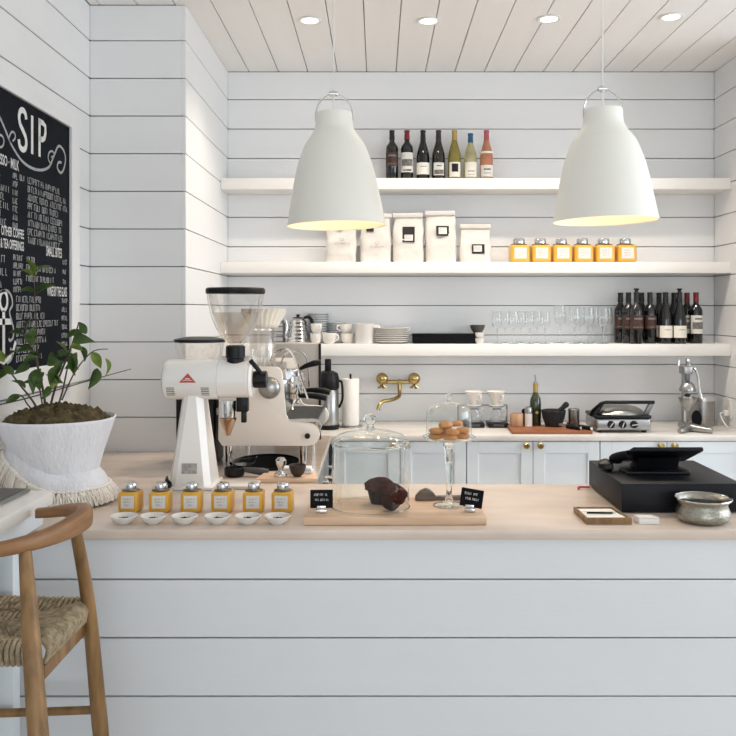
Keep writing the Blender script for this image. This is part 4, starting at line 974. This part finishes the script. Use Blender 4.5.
# pour-over stand
po = thing('pour_over_stand', 'steel pour-over stand with two ring holders beside the biscuit dome', 'coffee stand', (X(484, 4.92), 4.92, bt))
def pl_(px): return X(px, 4.92) - X(484, 4.92)
zr = Z(406, 4.92) - CT
obj('rod', MB().cyl((pl_(459), .05, .0), (pl_(459), .05, zr), .005), 'steel', po); obj('rod', MB().cyl((pl_(508), .05, 0), (pl_(508), .05, zr), .005), 'steel', po)
for px in (474, 496):
    obj('holder_ring', MB().tube([(pl_(px) + .04 * math.cos(a * PI / 16), .04 * math.sin(a * PI / 16), zr) for a in range(32)], .004, 6, smooth=False, closed=True), 'steel', po)
obj('crossbar', MB().tube([(pl_(459), .05, zr), (pl_(508), .05, zr)], .005, 8, smooth=False), 'steel', po)
dp = sv = scl = None
for k, px in enumerate((474, 496)):
    wh = 'nearer the biscuit dome' if k == 0 else 'nearer the wooden cup'
    lx = X(px, 4.92)
    if dp is None:
        dp = thing('coffee_dripper', '', 'dripper', group='pour-over drippers'); obj('cone', MB().lathe([(.014, .0), (.018, .008), (.034, .040), (.055, .078), (.053, .079), (.031, .040), (.012, .006)], 36), 'ceramic', dp)
        obj('flange', MB().lathe([(.010, -.002), (.043, -.002), (.043, .002), (.016, .003), (.010, -.002)], 36), 'ceramic', dp)
        obj('handle', MB().tube([(.020, -.02, .03), (.030, -.05, .028), (.034, -.056, .055), (.030, -.036, .058)], .005, 8), 'ceramic', dp); o = dp
        sv = thing('coffee_server', '', 'carafe', group='glass coffee servers'); obj('jug', MB().lathe([(0, .002), (.038, .002), (.042, .01), (.036, .05), (.022, .072), (.026, .085)], 32), 'glass_fine', sv, angle=60)
        obj('handle', MB().tube([(.024, 0, .076), (.05, -.01, .074), (.056, -.01, .045), (.04, 0, .025)], .004, 8), 'clear_glass', sv)
        obj('collar', MB().lathe([(.0225, .070), (.0245, .070), (.0245, .076), (.0225, .076), (.0225, .070)], 28), 'steel', sv); o2 = sv
        scl = thing('coffee_scale', '', 'scale', group='black coffee scales'); obj('case', MB().box(-.058, .058, -.07, .07, .0, .026, .005), 'black_plastic', scl); obj('display', MB().box(-.03, .03, -.0712, -.0702, .008, .02), 'rubber_grey', scl); o3 = scl
    else: o, o2, o3 = dup(dp, (0, 0, 0)), dup(sv, (0, 0, 0)), dup(scl, (0, 0, 0))
    o.location = (lx, 4.92, CT + zr + .0065); o['label'] = 'white cone coffee dripper on the stand, ' + wh
    o3.location = (lx - .006 + (.0 if k == 0 else .01), 4.90, bt); o3['label'] = 'black coffee scale under a glass server, ' + wh
    o2.location = (lx, 4.90, bt + .0265); o2['label'] = 'small clear glass coffee server on a scale, ' + wh
# chopping board set
bd0 = [(X(511, 4.62), 4.585), (X(591, 4.62), 4.585), (X(583, 4.85), 4.86), (X(507, 4.85), 4.86)]
tag(obj('chopping_board', MB().prism(bd0, 0, .016, 'Z', .002), 'board_red', loc=(0, 0, bt)), 'red-brown wooden chopping board on the back worktop', 'chopping board')
bb = bt + .0165
tag(obj('salt_pot', MB().lathe([(0, 0), (.036, 0), (.038, .004), (.038, .066), (.036, .070), (.030, .070), (.029, .02), (0, .018)], 32), 'wood_pale', loc=(X(516.5, 4.80), 4.80, bb)), 'small round pale wooden pot on the chopping board corner', 'pot')
sk_ = thing('salt_shaker', 'white salt grinder with clear top beside the oil bottle', 'shaker', (X(528.5, 4.78), 4.78, bb))
obj('body', MB().lathe([(0, 0), (.020, 0), (.021, .004), (.021, .072), (0, .072)], 24), 'ceramic', sk_)
obj('cap', MB().lathe([(0, .0725), (.021, .0725), (.022, .09), (.018, .105), (.008, .112), (0, .112)], 24), 'steel', sk_)
pp_ = thing('pepper_shaker', 'slim black pepper grinder behind the white salt grinder', 'shaker', (X(524.5, 4.84), 4.835, bb))
obj('body', MB().lathe([(0, 0), (.017, 0), (.018, .004), (.017, .07), (0, .07)], 24), 'black_plastic', pp_); obj('cap', MB().lathe([(0, .0705), (.017, .0705), (.018, .08), (.012, .092), (0, .094)], 24), 'black_matte', pp_)
ob = thing('oil_bottle', 'green glass olive oil bottle with a metal pourer', 'bottle', (X(535.5, 4.83), 4.83, bb))
obj('glass_body', MB().lathe([(0, 0), (.030, 0), (.032, .004), (.032, .13), (.028, .152), (.016, .178), (.0135, .19), (.0135, .235), (0, .235)], 28), 'glass_green', ob)
obj('neck_foil', MB().lathe([(.0138, .188), (.0146, .188), (.0146, .238), (0, .2385)], 24), 'cap_gold', ob)
obj('pourer', MB().cyl((0, 0, .239), (0, 0, .25), .009).tube([(0, 0, .25), (0, 0, .268), (-.004, -.002, .285)], .004, 8), 'steel', ob)
obj('seal', MB().lathe([(0, 0), (.009, 0), (.009, .0012), (0, .0012)], 18, mtx=Matrix.Translation((.002, -.0323, .075)) @ Matrix.Rotation(R(90), 4, 'X')), 'cap_gold', ob)
mr_ = tag(obj('mortar', MB().lathe([(0, 0), (.046, 0), (.048, .006), (.05, .014), (.062, .05), (.069, .088), (.066, .092), (.060, .088), (.05, .045), (.03, .025), (0, .022)], 36), 'black_stone', loc=(X(553, 4.80), 4.785, bb)), 'black stone mortar on the chopping board', 'mortar')
tag(obj('pestle', MB().tube([(-.02, 0, .035), (.02, -.005, .078), (.05, -.01, .105), (.068, -.012, .122)], [.017, .013, .013, .017], 12).ball((.068, -.012, .122), .017), 'black_stone', loc=(X(553, 4.80), 4.785, bb)), 'black stone pestle leaning in the mortar', 'pestle')
tag(obj('steel_tumbler', MB().lathe([(0, 0), (.029, 0), (.031, .003), (.031, .098), (.029, .10), (.028, .01), (0, .008)], 32), 'steel', loc=(X(574, 4.76), 4.765, bb)), 'steel tumbler at the right end of the chopping board', 'cup')
for k, (px, D, lab) in enumerate(((573, 4.66, 'black-handled knife with a pale rivet lying next to the steel tumbler'), (584, 4.66, 'black-handled knife lying at the board corner by the contact grill'))):
    kn = thing('kitchen_knife', lab, 'knife', (X(px, D), D, bb), R(38 - 6 * k), 'knives on the chopping board')
    obj('handle', MB().box(-.011, .011, -.055, .045, .001, .022, .006, 3), 'black_plastic', kn)
    obj('end_cap', MB().lathe([(0, 0), (.010, 0), (.009, .004), (0, .005)], 16, mtx=Matrix.Translation((0, -.0552, .0115)) @ Matrix.Rotation(R(90), 4, 'X')), 'chrome', kn)
    obj('blade', MB().prism([(-.002, .010), (.002, .010), (.0012, .024), (-.0012, .024)], 0.0455, .13, 'Y'), 'steel', kn)

# contact grill
gd = 4.74; gl = thing('contact_grill', 'stainless contact grill with three black dials on the back worktop', 'grill', (X(618, gd), gd, bt))
def gg(px, py, dy=0): D = gd + dy; return (X(px, D) - X(618, gd), dy, Z(py, D) - CT)
k = gd / F
obj('body', MB().box(-.150, .150, -.11, .13, .012, .078, .012, 3), 'steel', gl)
obj('seam', MB().box(-.152, .152, -.112, .132, .0785, .096, .005), 'black_plastic', gl)
obj('lid', MB().lathe([(0, .145), (.06, .143), (.10, .134), (.135, .115), (.148, .0965), (0, .0965)], 48, sy=.82, c=(0, .01, 0)), 'steel', gl, angle=50)
obj('handle', MB().tube([(-.158, -.02, .088), (-.150, -.05, .118), (-.118, -.085, .158), (-.095, -.095, .166), (.10, -.095, .166), (.172, -.095, .166)], .0095, 10, smooth=False), 'black_plastic', gl)
obj('handle_arm', MB().prism([(.118, .098), (.146, .098), (.176, .160), (.150, .160)], -.088, -.06, 'Y', .003), 'steel_dark', gl)
obj('handle_arm', MB().prism([(-.158, .085), (-.125, .098), (-.100, .150), (-.128, .150)], -.075, -.05, 'Y', .003), 'black_plastic', gl)
for i, px in enumerate((611, 622.5, 634)):
    d_ = obj('dial', MB().lathe([(0, 0), (.021, 0), (.021, .004), (.018, .014), (0, .015)], 24, mtx=Matrix.Translation((X(px, 4.63) - X(618, gd), -.1102, .046)) @ Matrix.Rotation(R(90), 4, 'X')), 'black_plastic', gl)
    obj('pointer', MB().box(-.003, .003, -.1275, -.1255, -.016, .016, mtx=Matrix.Translation((X(px, 4.63) - X(618, gd), 0, .046)) @ Matrix.Rotation(R((35, 20, 80)[i]), 4, 'Y')), 'chrome', d_)
for sx in (-1, 1):
    for sy in (-.08, .10): obj('foot', MB().cyl((sx * .12, sy, 0), (sx * .12, sy, .0118), .014), 'black_plastic', gl)
# citrus juicer
jd = 4.72; ju = thing('citrus_juicer', 'tall cast-metal lever citrus juicer on the back worktop', 'juicer', (X(686, jd), jd, bt))
def jl(px, py): return (X(px, jd) - X(686, jd), Z(py, jd) - CT)
obj('base_foot', MB().tube([(0, .06, .027), (0, -.02, .025), (-.05, -.09, .017), (-.075, -.11, .015)], [.026, .024, .017, .014], 12), 'steel', ju)
obj('base_foot', MB().tube([(0, .06, .027), (.01, -.02, .025), (.075, -.09, .017), (.105, -.11, .015)], [.026, .024, .017, .014], 12), 'steel', ju)
obj('column', MB().cyl((.0, .03, .03), (.0, .03, .36), .015, .013), 'steel', ju)
obj('bowl', MB().lathe([(0, .115), (.014, .115), (.018, .13), (.036, .15), (.048, .175), (.050, .186), (.046, .186), (.03, .16), (0, .15)], 32, (.0, -.025, 0)), 'steel', ju)
obj('cone', MB().lathe([(.030, .155), (.028, .18), (.016, .205), (0, .213)], 24, (0, -.025, 0), fn=lambda a, z: 1 + .08 * math.cos(10 * a)), 'chrome', ju)
obj('press_cup', MB().lathe([(.044, .222), (.046, .232), (.034, .262), (.016, .275), (0, .277)], 32, (0, -.025, 0)), 'steel', ju)
obj('rack', MB().box(-.010, .010, -.035, -.015, .277, .385, .003), 'steel_dark', ju)
obj('gear_case', MB().box(-.026, .026, -.04, .045, .315, .362, .008, 3), 'steel', ju)
obj('lever', MB().tube([(.026, 0, .34), (.045, -.02, .345), (.050, -.05, .30), (.045, -.08, .235), (.050, -.09, .185)], [.009, .008, .008, .008, .012], 10), 'chrome', ju)
obj('top_knob', MB().cyl((0, -.025, .385), (0, -.025, .402), .012, bev=.003).cyl((-.03, .03, .36), (-.03, .03, .392), .009, .007).cyl((.028, .03, .36), (.028, .03, .388), .009, .007), 'chrome', ju)
# steel canister, outlet, cable
cn = thing('steel_canister', 'brushed steel lidded canister beside the citrus juicer', 'canister', (X(705, 4.90), 4.95, bt))
obj('body', MB().lathe([(0, 0), (.070, 0), (.072, .005), (.072, .145), (0, .145)], 36), 'steel', cn)
obj('lid', MB().lathe([(0, .1455), (.074, .1455), (.074, .166), (.068, .172), (0, .174)], 36), 'chrome', cn)
tag(obj('black_disc', MB().lathe([(0, 0), (.045, 0), (.048, .004), (.045, .010), (0, .010)], 32, sx=.62, mtx=Matrix.Translation((0, 0, .05)) @ Matrix.Rotation(R(84), 4, 'X')), 'black_matte', loc=(X(696, 4.85), 4.845, bt + .0005)), 'round black lid leaning on the steel canister', 'lid')
ou = thing('wall_outlet', 'white socket plate on the right wall by the canister', 'socket', (XR - .0005, 4.93, 1.03))
obj('plate', MB().box(-.006, 0, -.04, .04, -.06, .06, .002), 'white_plastic', ou)
for dz in (-.028, .028): obj('socket_face', MB().box(-.008, -.0062, -.018, .018, dz - .02, dz + .02, .0008, 1), 'ceramic', ou)
cd = thing('power_cable', 'white cable looping from the socket to the worktop', 'cable', (XR - .01, 4.93, CT))
obj('plug', MB().box(-.028, .0005, -.016, .016, .058, .088, .004), 'white_plastic', cd)
obj('cord', MB().tube([(-.026, 0, .074), (-.05, -.01, .068), (-.045, -.05, .025), (-.04, -.09, .0045), (-.055, -.13, .0045), (-.08, -.15, .0045)], .0036, 8), 'white_plastic', cd)

# ------------------------------------------------------------------ bottles
BP = {'bordeaux': [(0, .004), (.020, .002), (.034, .0), (.037, .004), (.037, .188), (.034, .205), (.022, .222), (.0155, .234), (.0140, .245), (.0140, .288), (.0155, .289), (.0155, .298), (.013, .300), (0, .300)],
      'burgundy': [(0, .004), (.020, .002), (.036, .0), (.039, .004), (.039, .140), (.036, .165), (.028, .195), (.0185, .228), (.0148, .248), (.0140, .262), (.0140, .288), (.0155, .289), (.0155, .298), (.013, .300), (0, .300)]}
def band(mb, r, z0, z1, a=70, n=12, off=0.0, a_off=0.0):
    rows_ = []
    for z in (z0, z1): rows_.append([((r + off) * math.sin(R(-a + 2 * a * i / n + a_off)), -(r + off) * math.cos(R(-a + 2 * a * i / n + a_off)), z) for i in range(n + 1)])
    mb.loft(rows_, False, False, closed=False); return mb
def bottle(kind, glass, cap, cap_len, labels, label, group, loc, h=1.0, rot=0.0, stopper=False):
    t = thing('wine_bottle', label, 'bottle', loc, rot, group); t.scale = (1, 1, h)
    r = .037 if kind == 'bordeaux' else .039
    obj('glass_body', MB().lathe(BP[kind], 28), glass, t, angle=50)
    zc0 = .300 - cap_len
    cp = [(.0146 if z > .245 else .0165, z) for z in (zc0, .287)] + [(.0162, .2875), (.0162, .300), (.013, .3012), (0, .3014)]
    obj('capsule', MB().lathe(cp, 22), cap, t)
    if stopper: obj('stopper', MB().lathe([(0, .3016), (.010, .3016), (.010, .312), (.015, .314), (.015, .322), (0, .324)], 18), 'black_plastic', t)
    for (z0, z1, mt, a, inner) in labels:
        lb = obj('label', band(MB(), r, z0, z1, a, off=.0006), mt, t, recalc=False)
        for (y0, y1, m2, a2) in inner: obj('print', band(MB(), r, y0, y1, a2, off=.0011), m2, lb, recalc=False)
    return t
D1 = 5.03
LB = {'brown': [(.085, .165, 'label_brown', 75, [(.140, .152, 'print_grey', 40), (.095, .099, 'print_grey', 50)])],
      'chateau': [(.058, .165, 'label_white', 75, [(.085, .125, 'print_grey', 55), (.140, .150, 'print_grey', 34)])],
      'cream_low': [(.035, .105, 'label_cream', 78, [(.080, .083, 'print_grey', 30)])]}
row = [(392, 'bordeaux', 'glass_black', 'cap_black', .055, LB['brown'], 'dark wine bottle with a dark brown label and black capsule on the top shelf'),
       (407, 'bordeaux', 'glass_black', 'cap_red', .055, [(.048, .165, 'label_white', 75, [(.085, .125, 'print_grey', 55), (.055, .066, 'print_grey', 40)])], 'dark wine bottle with red capsule and tall white label on the top shelf'),
       (423, 'burgundy', 'glass_black', 'cap_black', .06, LB['cream_low'], 'dark sloping-shouldered wine bottle with a low cream label on the top shelf'),
       (438.5, 'burgundy', 'glass_olive', 'cap_brown', .055, [(.030, .105, 'label_white', 50, [(.036, .062, 'print_grey', 44), (.082, .088, 'print_grey', 20)])], 'brown-black wine bottle with a small picture label on the top shelf'),
       (454.5, 'burgundy', 'glass_gold', 'cap_gold', .075, [(.020, .108, 'label_cream', 55, [(.050, .098, 'print_black', 28)])], 'golden-green white wine bottle with gold foil on the top shelf'),
       (470.5, 'burgundy', 'glass_pale', 'cap_blue', .06, [(.022, .115, 'label_cream', 60, [(.055, .06, 'print_grey', 30), (.035, .038, 'print_grey', 30)])], 'pale clear wine bottle with a blue capsule on the top shelf'),
       (486.5, 'burgundy', 'glass_rose', 'cap_pink', .065, [(.022, .090, 'label_white', 66, [(.060, .070, 'print_grey', 30), (.04, .044, 'print_grey', 26)]), (.160, .172, 'label_cream', 80, [])], 'pink rosé wine bottle with a white label on the top shelf')]
for i, (px, kind, gm, cp, cl_, lb, lab) in enumerate(row):
    bottle(kind, gm, cp, cl_, lb, lab, 'wine bottles on the top shelf', (X(px, D1), D1, S1 + .0003), .94 if i == 5 else 1.0)
grp = 'wine bottles at the end of the lowest shelf'
for px, D, kind, cp, ln, lb, lab, stp in (
        (620.5, 5.088, 'bordeaux', 'cap_black', .055, LB['brown'], 'brown-label dark bottle standing rearmost at the wine glass end of the lowest shelf', 0),
        (628.5, 5.014, 'bordeaux', 'cap_black', .055, LB['brown'], 'brown-label dark bottle half hidden behind the stoppered one on the lowest shelf', 0),
        (636.5, 4.948, 'bordeaux', 'cap_black', .055, LB['brown'], 'brown-label dark bottle with a stopper, foremost on the lowest shelf', 1),
        (641.5, 5.085, 'bordeaux', 'cap_black', .055, LB['brown'], 'brown-label dark bottle in the back row between its neighbours on the lowest shelf', 0),
        (650, 5.0, 'bordeaux', 'cap_black', .055, LB['brown'], 'brown-label dark bottle beside the white-label bottles on the lowest shelf', 0),
        (665.5, 4.975, 'burgundy', 'cap_black', .06, LB['cream_low'], 'dark bottle with a low cream label next to the brown-label bottles', 0),
        (659, 5.085, 'burgundy', 'cap_black', .06, LB['cream_low'], 'dark bottle almost hidden behind the cream-label bottles, its label edge showing', 0),
        (674, 5.09, 'burgundy', 'cap_black', .06, LB['cream_low'], 'dark bottle with hidden label behind the stoppered cream-label bottle', 0),
        (679.5, 4.965, 'burgundy', 'cap_black', .06, LB['cream_low'], 'dark bottle with a low cream label and stopper beside the red-capped bottles', 1),
        (687, 5.085, 'bordeaux', 'cap_red', .055, LB['chateau'], 'red-capped dark bottle half hidden in the back row of the lowest shelf', 0),
        (696, 5.005, 'bordeaux', 'cap_red', .055, LB['chateau'], 'red-capped dark bottle with a tall white label at the end of the lowest shelf', 0)):
    bottle(kind, 'glass_black', cp, ln, lb, lab, grp, (X(px, D), D, S3 + .0003), stopper=bool(stp), rot=R(5))

# ------------------------------------------------------------------ coffee bags on the middle shelf
def bag(px, w, h, lab, D=5.0, yaw=0.0, lbl=None, logo=False, seed=0):
    t = thing('coffee_bag', lab, 'bag', (X(px, D), D, S2 + .0005), yaw, 'white coffee bags on the middle shelf')
    rnd_ = random.Random(seed); rings = []; n = 28; hb = h - .026
    for j in range(13):
        f = j / 12; ww = w * (.97 + .03 * math.sin(PI * f) - .03 * f) / 2; dd = (.045 * (1 - f ** 1.6) + .007); z = hb * f; e = .38 + .2 * f; ring = []
        for i in range(n):
            a = 2 * PI * i / n; ca, sa = math.cos(a), math.sin(a)
            xx = ww * math.copysign(abs(ca) ** e, ca); yy = dd * math.copysign(abs(sa) ** e, sa)
            p = Vector((xx * 14, yy * 14 + seed, z * 14)); k_ = .013 * (1 if 0 < j < 12 else 0)
            ring.append((xx + k_ * .6 * noise.noise(p + Vector((9, 2, 4))), yy + k_ * (noise.noise(p) + .6 * noise.noise(p * 2.3)), z))
        rings.append(ring)
    obj('pouch', MB().loft(rings), 'paper_bag', t, angle=60)
    obj('rolled_top', MB().box(-w * .49, w * .49, -.016, .010, hb - .002, h, .006, 3, mtx=Matrix.Rotation(R(rnd_.uniform(-1.5, 1.5)), 4, 'Y')), 'paper_bag', t)
    if lbl:
        (x0, x1, z0, z1), wins = lbl
        def fy(z): f = z / hb; return -(.045 * (1 - f ** 1.6) + .007) - .0075
        def slab(a, b, c, d, o): return [(a, fy(c) - o, c), (b, fy(c) - o, c), (b, fy(d) - o, d), (a, fy(d) - o, d)]
        l_ = obj('label', MB().quad(slab(x0, x1, z0, z1, 0)), 'print_black', t, recalc=False)
        for wn_ in wins:
            obj('label_panel', MB().quad(slab(*wn_, .0008)), 'label_white', l_, recalc=False)
            pm = MB(); rr = random.Random(seed + 3)
            for q in range(3): scribble(pm, wn_[0] + .004, wn_[3] - (q + 1) * (wn_[3] - wn_[2]) / 4.2, (wn_[1] - wn_[0]) * .75, .005, .0009, lambda u, v: (u, fy(v) - .0016, v), rr)
            obj('print', pm, 'print_grey', l_, recalc=False)
    if logo:
        pm = MB(); rr = random.Random(seed); fy2 = lambda z: -(.045 * (1 - (z / hb) ** 1.6) + .007) - .0085
        scribble(pm, -.035, logo, .085, .010, .0012, lambda u, v: (u, fy2(v), v), rr); stroke(pm, [(.012 * math.cos(a * .5) + .006, logo + .028 + .008 * math.sin(a * .5)) for a in range(13)], .0014, lambda u, v: (u, fy2(v), v))
        obj('logo_print', pm, 'print_grey', t, recalc=False)
bag(341, .183, .275, 'white coffee bag with a faint grey emblem nearest the niche side wall', lbl=((-.03, .01, .19, .215), []), logo=.105, seed=1)
bag(375.5, .183, .292, 'white coffee bag with grey emblem and small black label corner', yaw=R(3), lbl=((-.055, -.012, .18, .215), []), logo=.085, seed=2)
bag(408.3, .182, .292, 'white coffee bag with a tall black and white label', yaw=R(-3), lbl=((-.034, .038, .118, .210), [(-.022, .028, .126, .162)]), seed=3)
bag(440.5, .183, .305, 'tallest white coffee bag with a square black-framed label', yaw=R(4), lbl=((-.030, .045, .155, .215), [(-.016, .032, .166, .205)]), seed=4)
bag(475, .186, .226, 'short white coffee bag next to the yellow tins', yaw=R(-2), lbl=((-.022, .052, .050, .106), [(-.012, .036, .062, .098)]), seed=5)

# ------------------------------------------------------------------ crockery on the lowest shelf
s3 = S3 + .0004
def put(name, mb, m_, label, cat, loc, group=None, angle=45): return tag(obj(name, mb, m_, loc=loc, angle=angle), label, cat, group)
ke = thing('gooseneck_kettle', 'silver beehive kettle with black handle on the lowest shelf', 'kettle', (X(298, 5.0), 5.0, s3))
kp = [(0, 0), (.060, 0)]
for j in range(6): zz = .004 + j * .022; rr = .064 - j * .0028; kp += [(rr, zz), (rr + .002, zz + .011), (rr - .003, zz + .021)]
kp += [(.038, .140), (.034, .146), (0, .147)]
obj('body', MB().lathe(kp, 36), 'chrome', ke, angle=30)
obj('lid', MB().lathe([(0, .1475), (.034, .1475), (.030, .153), (.010, .156), (.009, .164), (.014, .170), (0, .172)], 28), 'black_plastic', ke)
obj('handle', MB().tube([(.036, 0, .150), (.062, -.008, .156), (.080, .004, .135), (.088, .006, .10)], [.007, .010, .011, .010], 10), 'black_plastic', ke)
obj('spout', MB().tube([(-.052, -.02, .03), (-.066, -.045, .045), (-.060, -.045, .10), (-.070, -.05, .14), (-.080, -.055, .137)], [.009, .008, .007, .006], 10), 'chrome', ke)
fp = thing('wire_rack', 'grey metal wire holder beside the beehive kettle on the shelf', 'rack', (X(277.5, 5.0), 5.02, s3))
obj('frame', MB().tube([(-.035, -.02, .005), (-.035, -.02, .11), (-.025, -.02, .13), (.025, -.02, .13), (.035, -.02, .115), (.035, -.02, .005)], .005, 8, n=3).tube([(-.035, .04, .005), (-.035, .04, .12), (.035, .04, .12), (.035, .04, .005)], .005, 8, smooth=False), 'steel_dark', fp)
for k in range(4): obj('wire', MB().tube([(-.035, -.02, .008 + .03 * k), (.035, -.02, .008 + .03 * k), (.035, .04, .008 + .03 * k), (-.035, .04, .008 + .03 * k)], .0025, 6, smooth=False, closed=True), 'steel_dark', fp)
def cup_prof(r, h): return [(0, .004), (r * .52, .004), (r * .55, .0), (r * .62, .0), (r * .80, h * .2), (r * .95, h * .55), (r, h), (r * .95, h), (r * .88, h * .55), (r * .6, h * .16), (0, h * .12)]
def cup(px, D, z, r, h, label, rot, group, m_='ceramic'):
    t = thing('cup', label, 'cup', (X(px, D), D, z), rot, group)
    obj('bowl', MB().lathe(cup_prof(r, h), 32), m_, t)
    obj('handle', MB().tube([(r * .96, 0, h * .82), (r * 1.35, 0, h * .78), (r * 1.38, 0, h * .45), (r * .88, 0, h * .30)], r * .10, 8), m_, t)
g_ = 'white cups on the lowest shelf'
cup(316, 4.955, s3, .034, .060, 'white cup at the bottom of the two-cup stack beside the beehive kettle', R(-80), g_)
cup(316.5, 4.955, s3 + .0605, .034, .056, 'white cup on top of the two-cup stack beside the beehive kettle', R(-60), g_)
cup(329.5, 4.96, s3, .044, .062, 'wide white cup with its handle towards the taller cup stack', R(-30), g_)
cup(347, 5.03, s3, .040, .058, 'white cup at the bottom of the stack beside the white mug', R(160), g_)
cup(346, 5.03, s3 + .0585, .039, .056, 'white cup on top of the stack beside the white mug', R(200), g_)
mg = thing('enamel_mug', 'large straight-sided white mug in front of the plates', 'mug', (X(364.5, 4.985), 4.985, s3))
obj('body', MB().lathe([(0, 0), (.050, 0), (.053, .004), (.056, .112), (.058, .116), (.055, .117), (.051, .008), (0, .006)], 36), 'ceramic', mg)
obj('handle', MB().tube([(.054, 0, .10), (.085, -.004, .098), (.088, -.004, .06), (.080, -.003, .048), (.052, 0, .046)], .0065, 8), 'ceramic', mg)
def plates(px, D, n, r, th, m_, grp, what, z=s3):
    pr = None
    for k in range(n):
        if pr is None:
            pr = obj('plate', MB().lathe([(0, 0), (r * .62, 0), (r * .66, .001), (r, th * 1.3), (r, th * 1.55), (r * .64, th * .45), (0, th * .4)], 40), m_); o = tag(pr, '', 'plate', grp)
        else: o = pr.copy(); C.objects.link(o)
        o.location = (X(px, D) + random.uniform(-.002, .002), D, z + k * th)
        o['label'] = 'lowest plate of ' + what if k == 0 else ('topmost plate of ' + what if k == n - 1 else 'plate inside ' + what)
plates(391.5, 5.02, 8, .112, .0108, 'ceramic', 'stack of white plates', 'the white plate stack between the mug and the black tray')
plates(318, 5.092, 12, .066, .0142, 'ceramic_grey', 'taller stack of grey plates', 'the tall grey stack behind the white cups')
plates(337.5, 5.085, 9, .060, .0130, 'ceramic_grey', 'shorter stack of grey plates', 'the shorter grey stack behind the white cups')
tray = None
for k in range(3):
    if tray is None:
        tray = obj('black_tray', MB().box(-.19, .19, -.09, .09, 0, .008, .003).box(-.19, .19, -.09, -.083, .008, .018, .002).box(-.19, .19, .083, .09, .008, .018, .002).box(-.19, -.183, -.083, .083, .008, .018, .002).box(.183, .19, -.083, .083, .008, .018, .002), 'black_matte'); o = tag(tray, '', 'tray', 'stack of black trays')
    else: o = tray.copy(); C.objects.link(o)
    o.location = (X(445, 5.02), 5.035, s3 + k * .0188); o['label'] = ('lowest', 'middle', 'topmost')[k] + ' black serving tray of the stack beside the white plates'
tag(obj('dark_bowl', MB().lathe([(0, 0), (.022, 0), (.026, .004), (.040, .028), (.046, .05), (.044, .05), (.036, .028), (0, .008)], 32), 'ceramic_dark', loc=(X(477, 5.10), 5.075, s3 + .057)), 'small dark grey bowl standing on the black trays', 'bowl')
cup(479.5, 4.925 + .025, s3, .026, .032, 'tiny white espresso cup at the bottom of the pair by the black trays', R(80), g_)
cup(479.5, 4.925 + .025, s3 + .0325, .026, .032, 'tiny white espresso cup on top of the pair by the black trays', R(85), g_)
wgm = None
GW = 'wine glasses on the lowest shelf'
def wg(px, D, sc_, lab):
    global wgm
    if wgm is None:
        wgm = thing('wine_glass', lab, 'wine glass', group=GW)
        obj('bowl', MB().lathe([(.004, .094), (.016, .098), (.028, .110), (.0335, .130), (.033, .155), (.029, .200)], 28), 'glass_fine', wgm, angle=70)
        obj('rim', MB().tube([(.029 * math.cos(a * PI / 14), .029 * math.sin(a * PI / 14), .2) for a in range(28)], .0009, 5, smooth=False, closed=True), 'clear_glass', wgm)
        obj('stem', MB().lathe([(.0035, .006), (.0035, .06), (.0045, .085), (.006, .0935), (0, .094)], 12), 'clear_glass', wgm)
        obj('foot', MB().lathe([(0, .0005), (.031, .0005), (.032, .002), (.012, .004), (.0045, .0058), (0, .006)], 28), 'clear_glass', wgm, angle=60); o = wgm
    else: o = dup(wgm, (0, 0, 0), label=lab)
    o.location = (X(px, D), D, s3); o.scale = (sc_, sc_, sc_)
for k, px in enumerate((497, 513.5, 529.5, 545)): wg(px, 4.965, .93, 'shorter clear wine glass in the front row, %s from the tiny cups' % ORD[k])
for k, px in enumerate((505, 521, 537)): wg(px, 5.075, .93, 'shorter clear wine glass in the back row, %s from the tiny cups' % ORD[k])
wg(560, 5.05, 1.12, 'tall clear wine glass standing alone in the gap between the two groups')
for k, px in enumerate((574.5, 588.5, 603)): wg(px, 4.96, 1.05, 'taller clear wine glass in the front row, %s towards the dark bottles' % ORD[k])
for k, px in enumerate((580, 593.5, 606.5)): wg(px, 5.06, 1.05, 'taller clear wine glass in the back row, %s towards the dark bottles' % ORD[k])
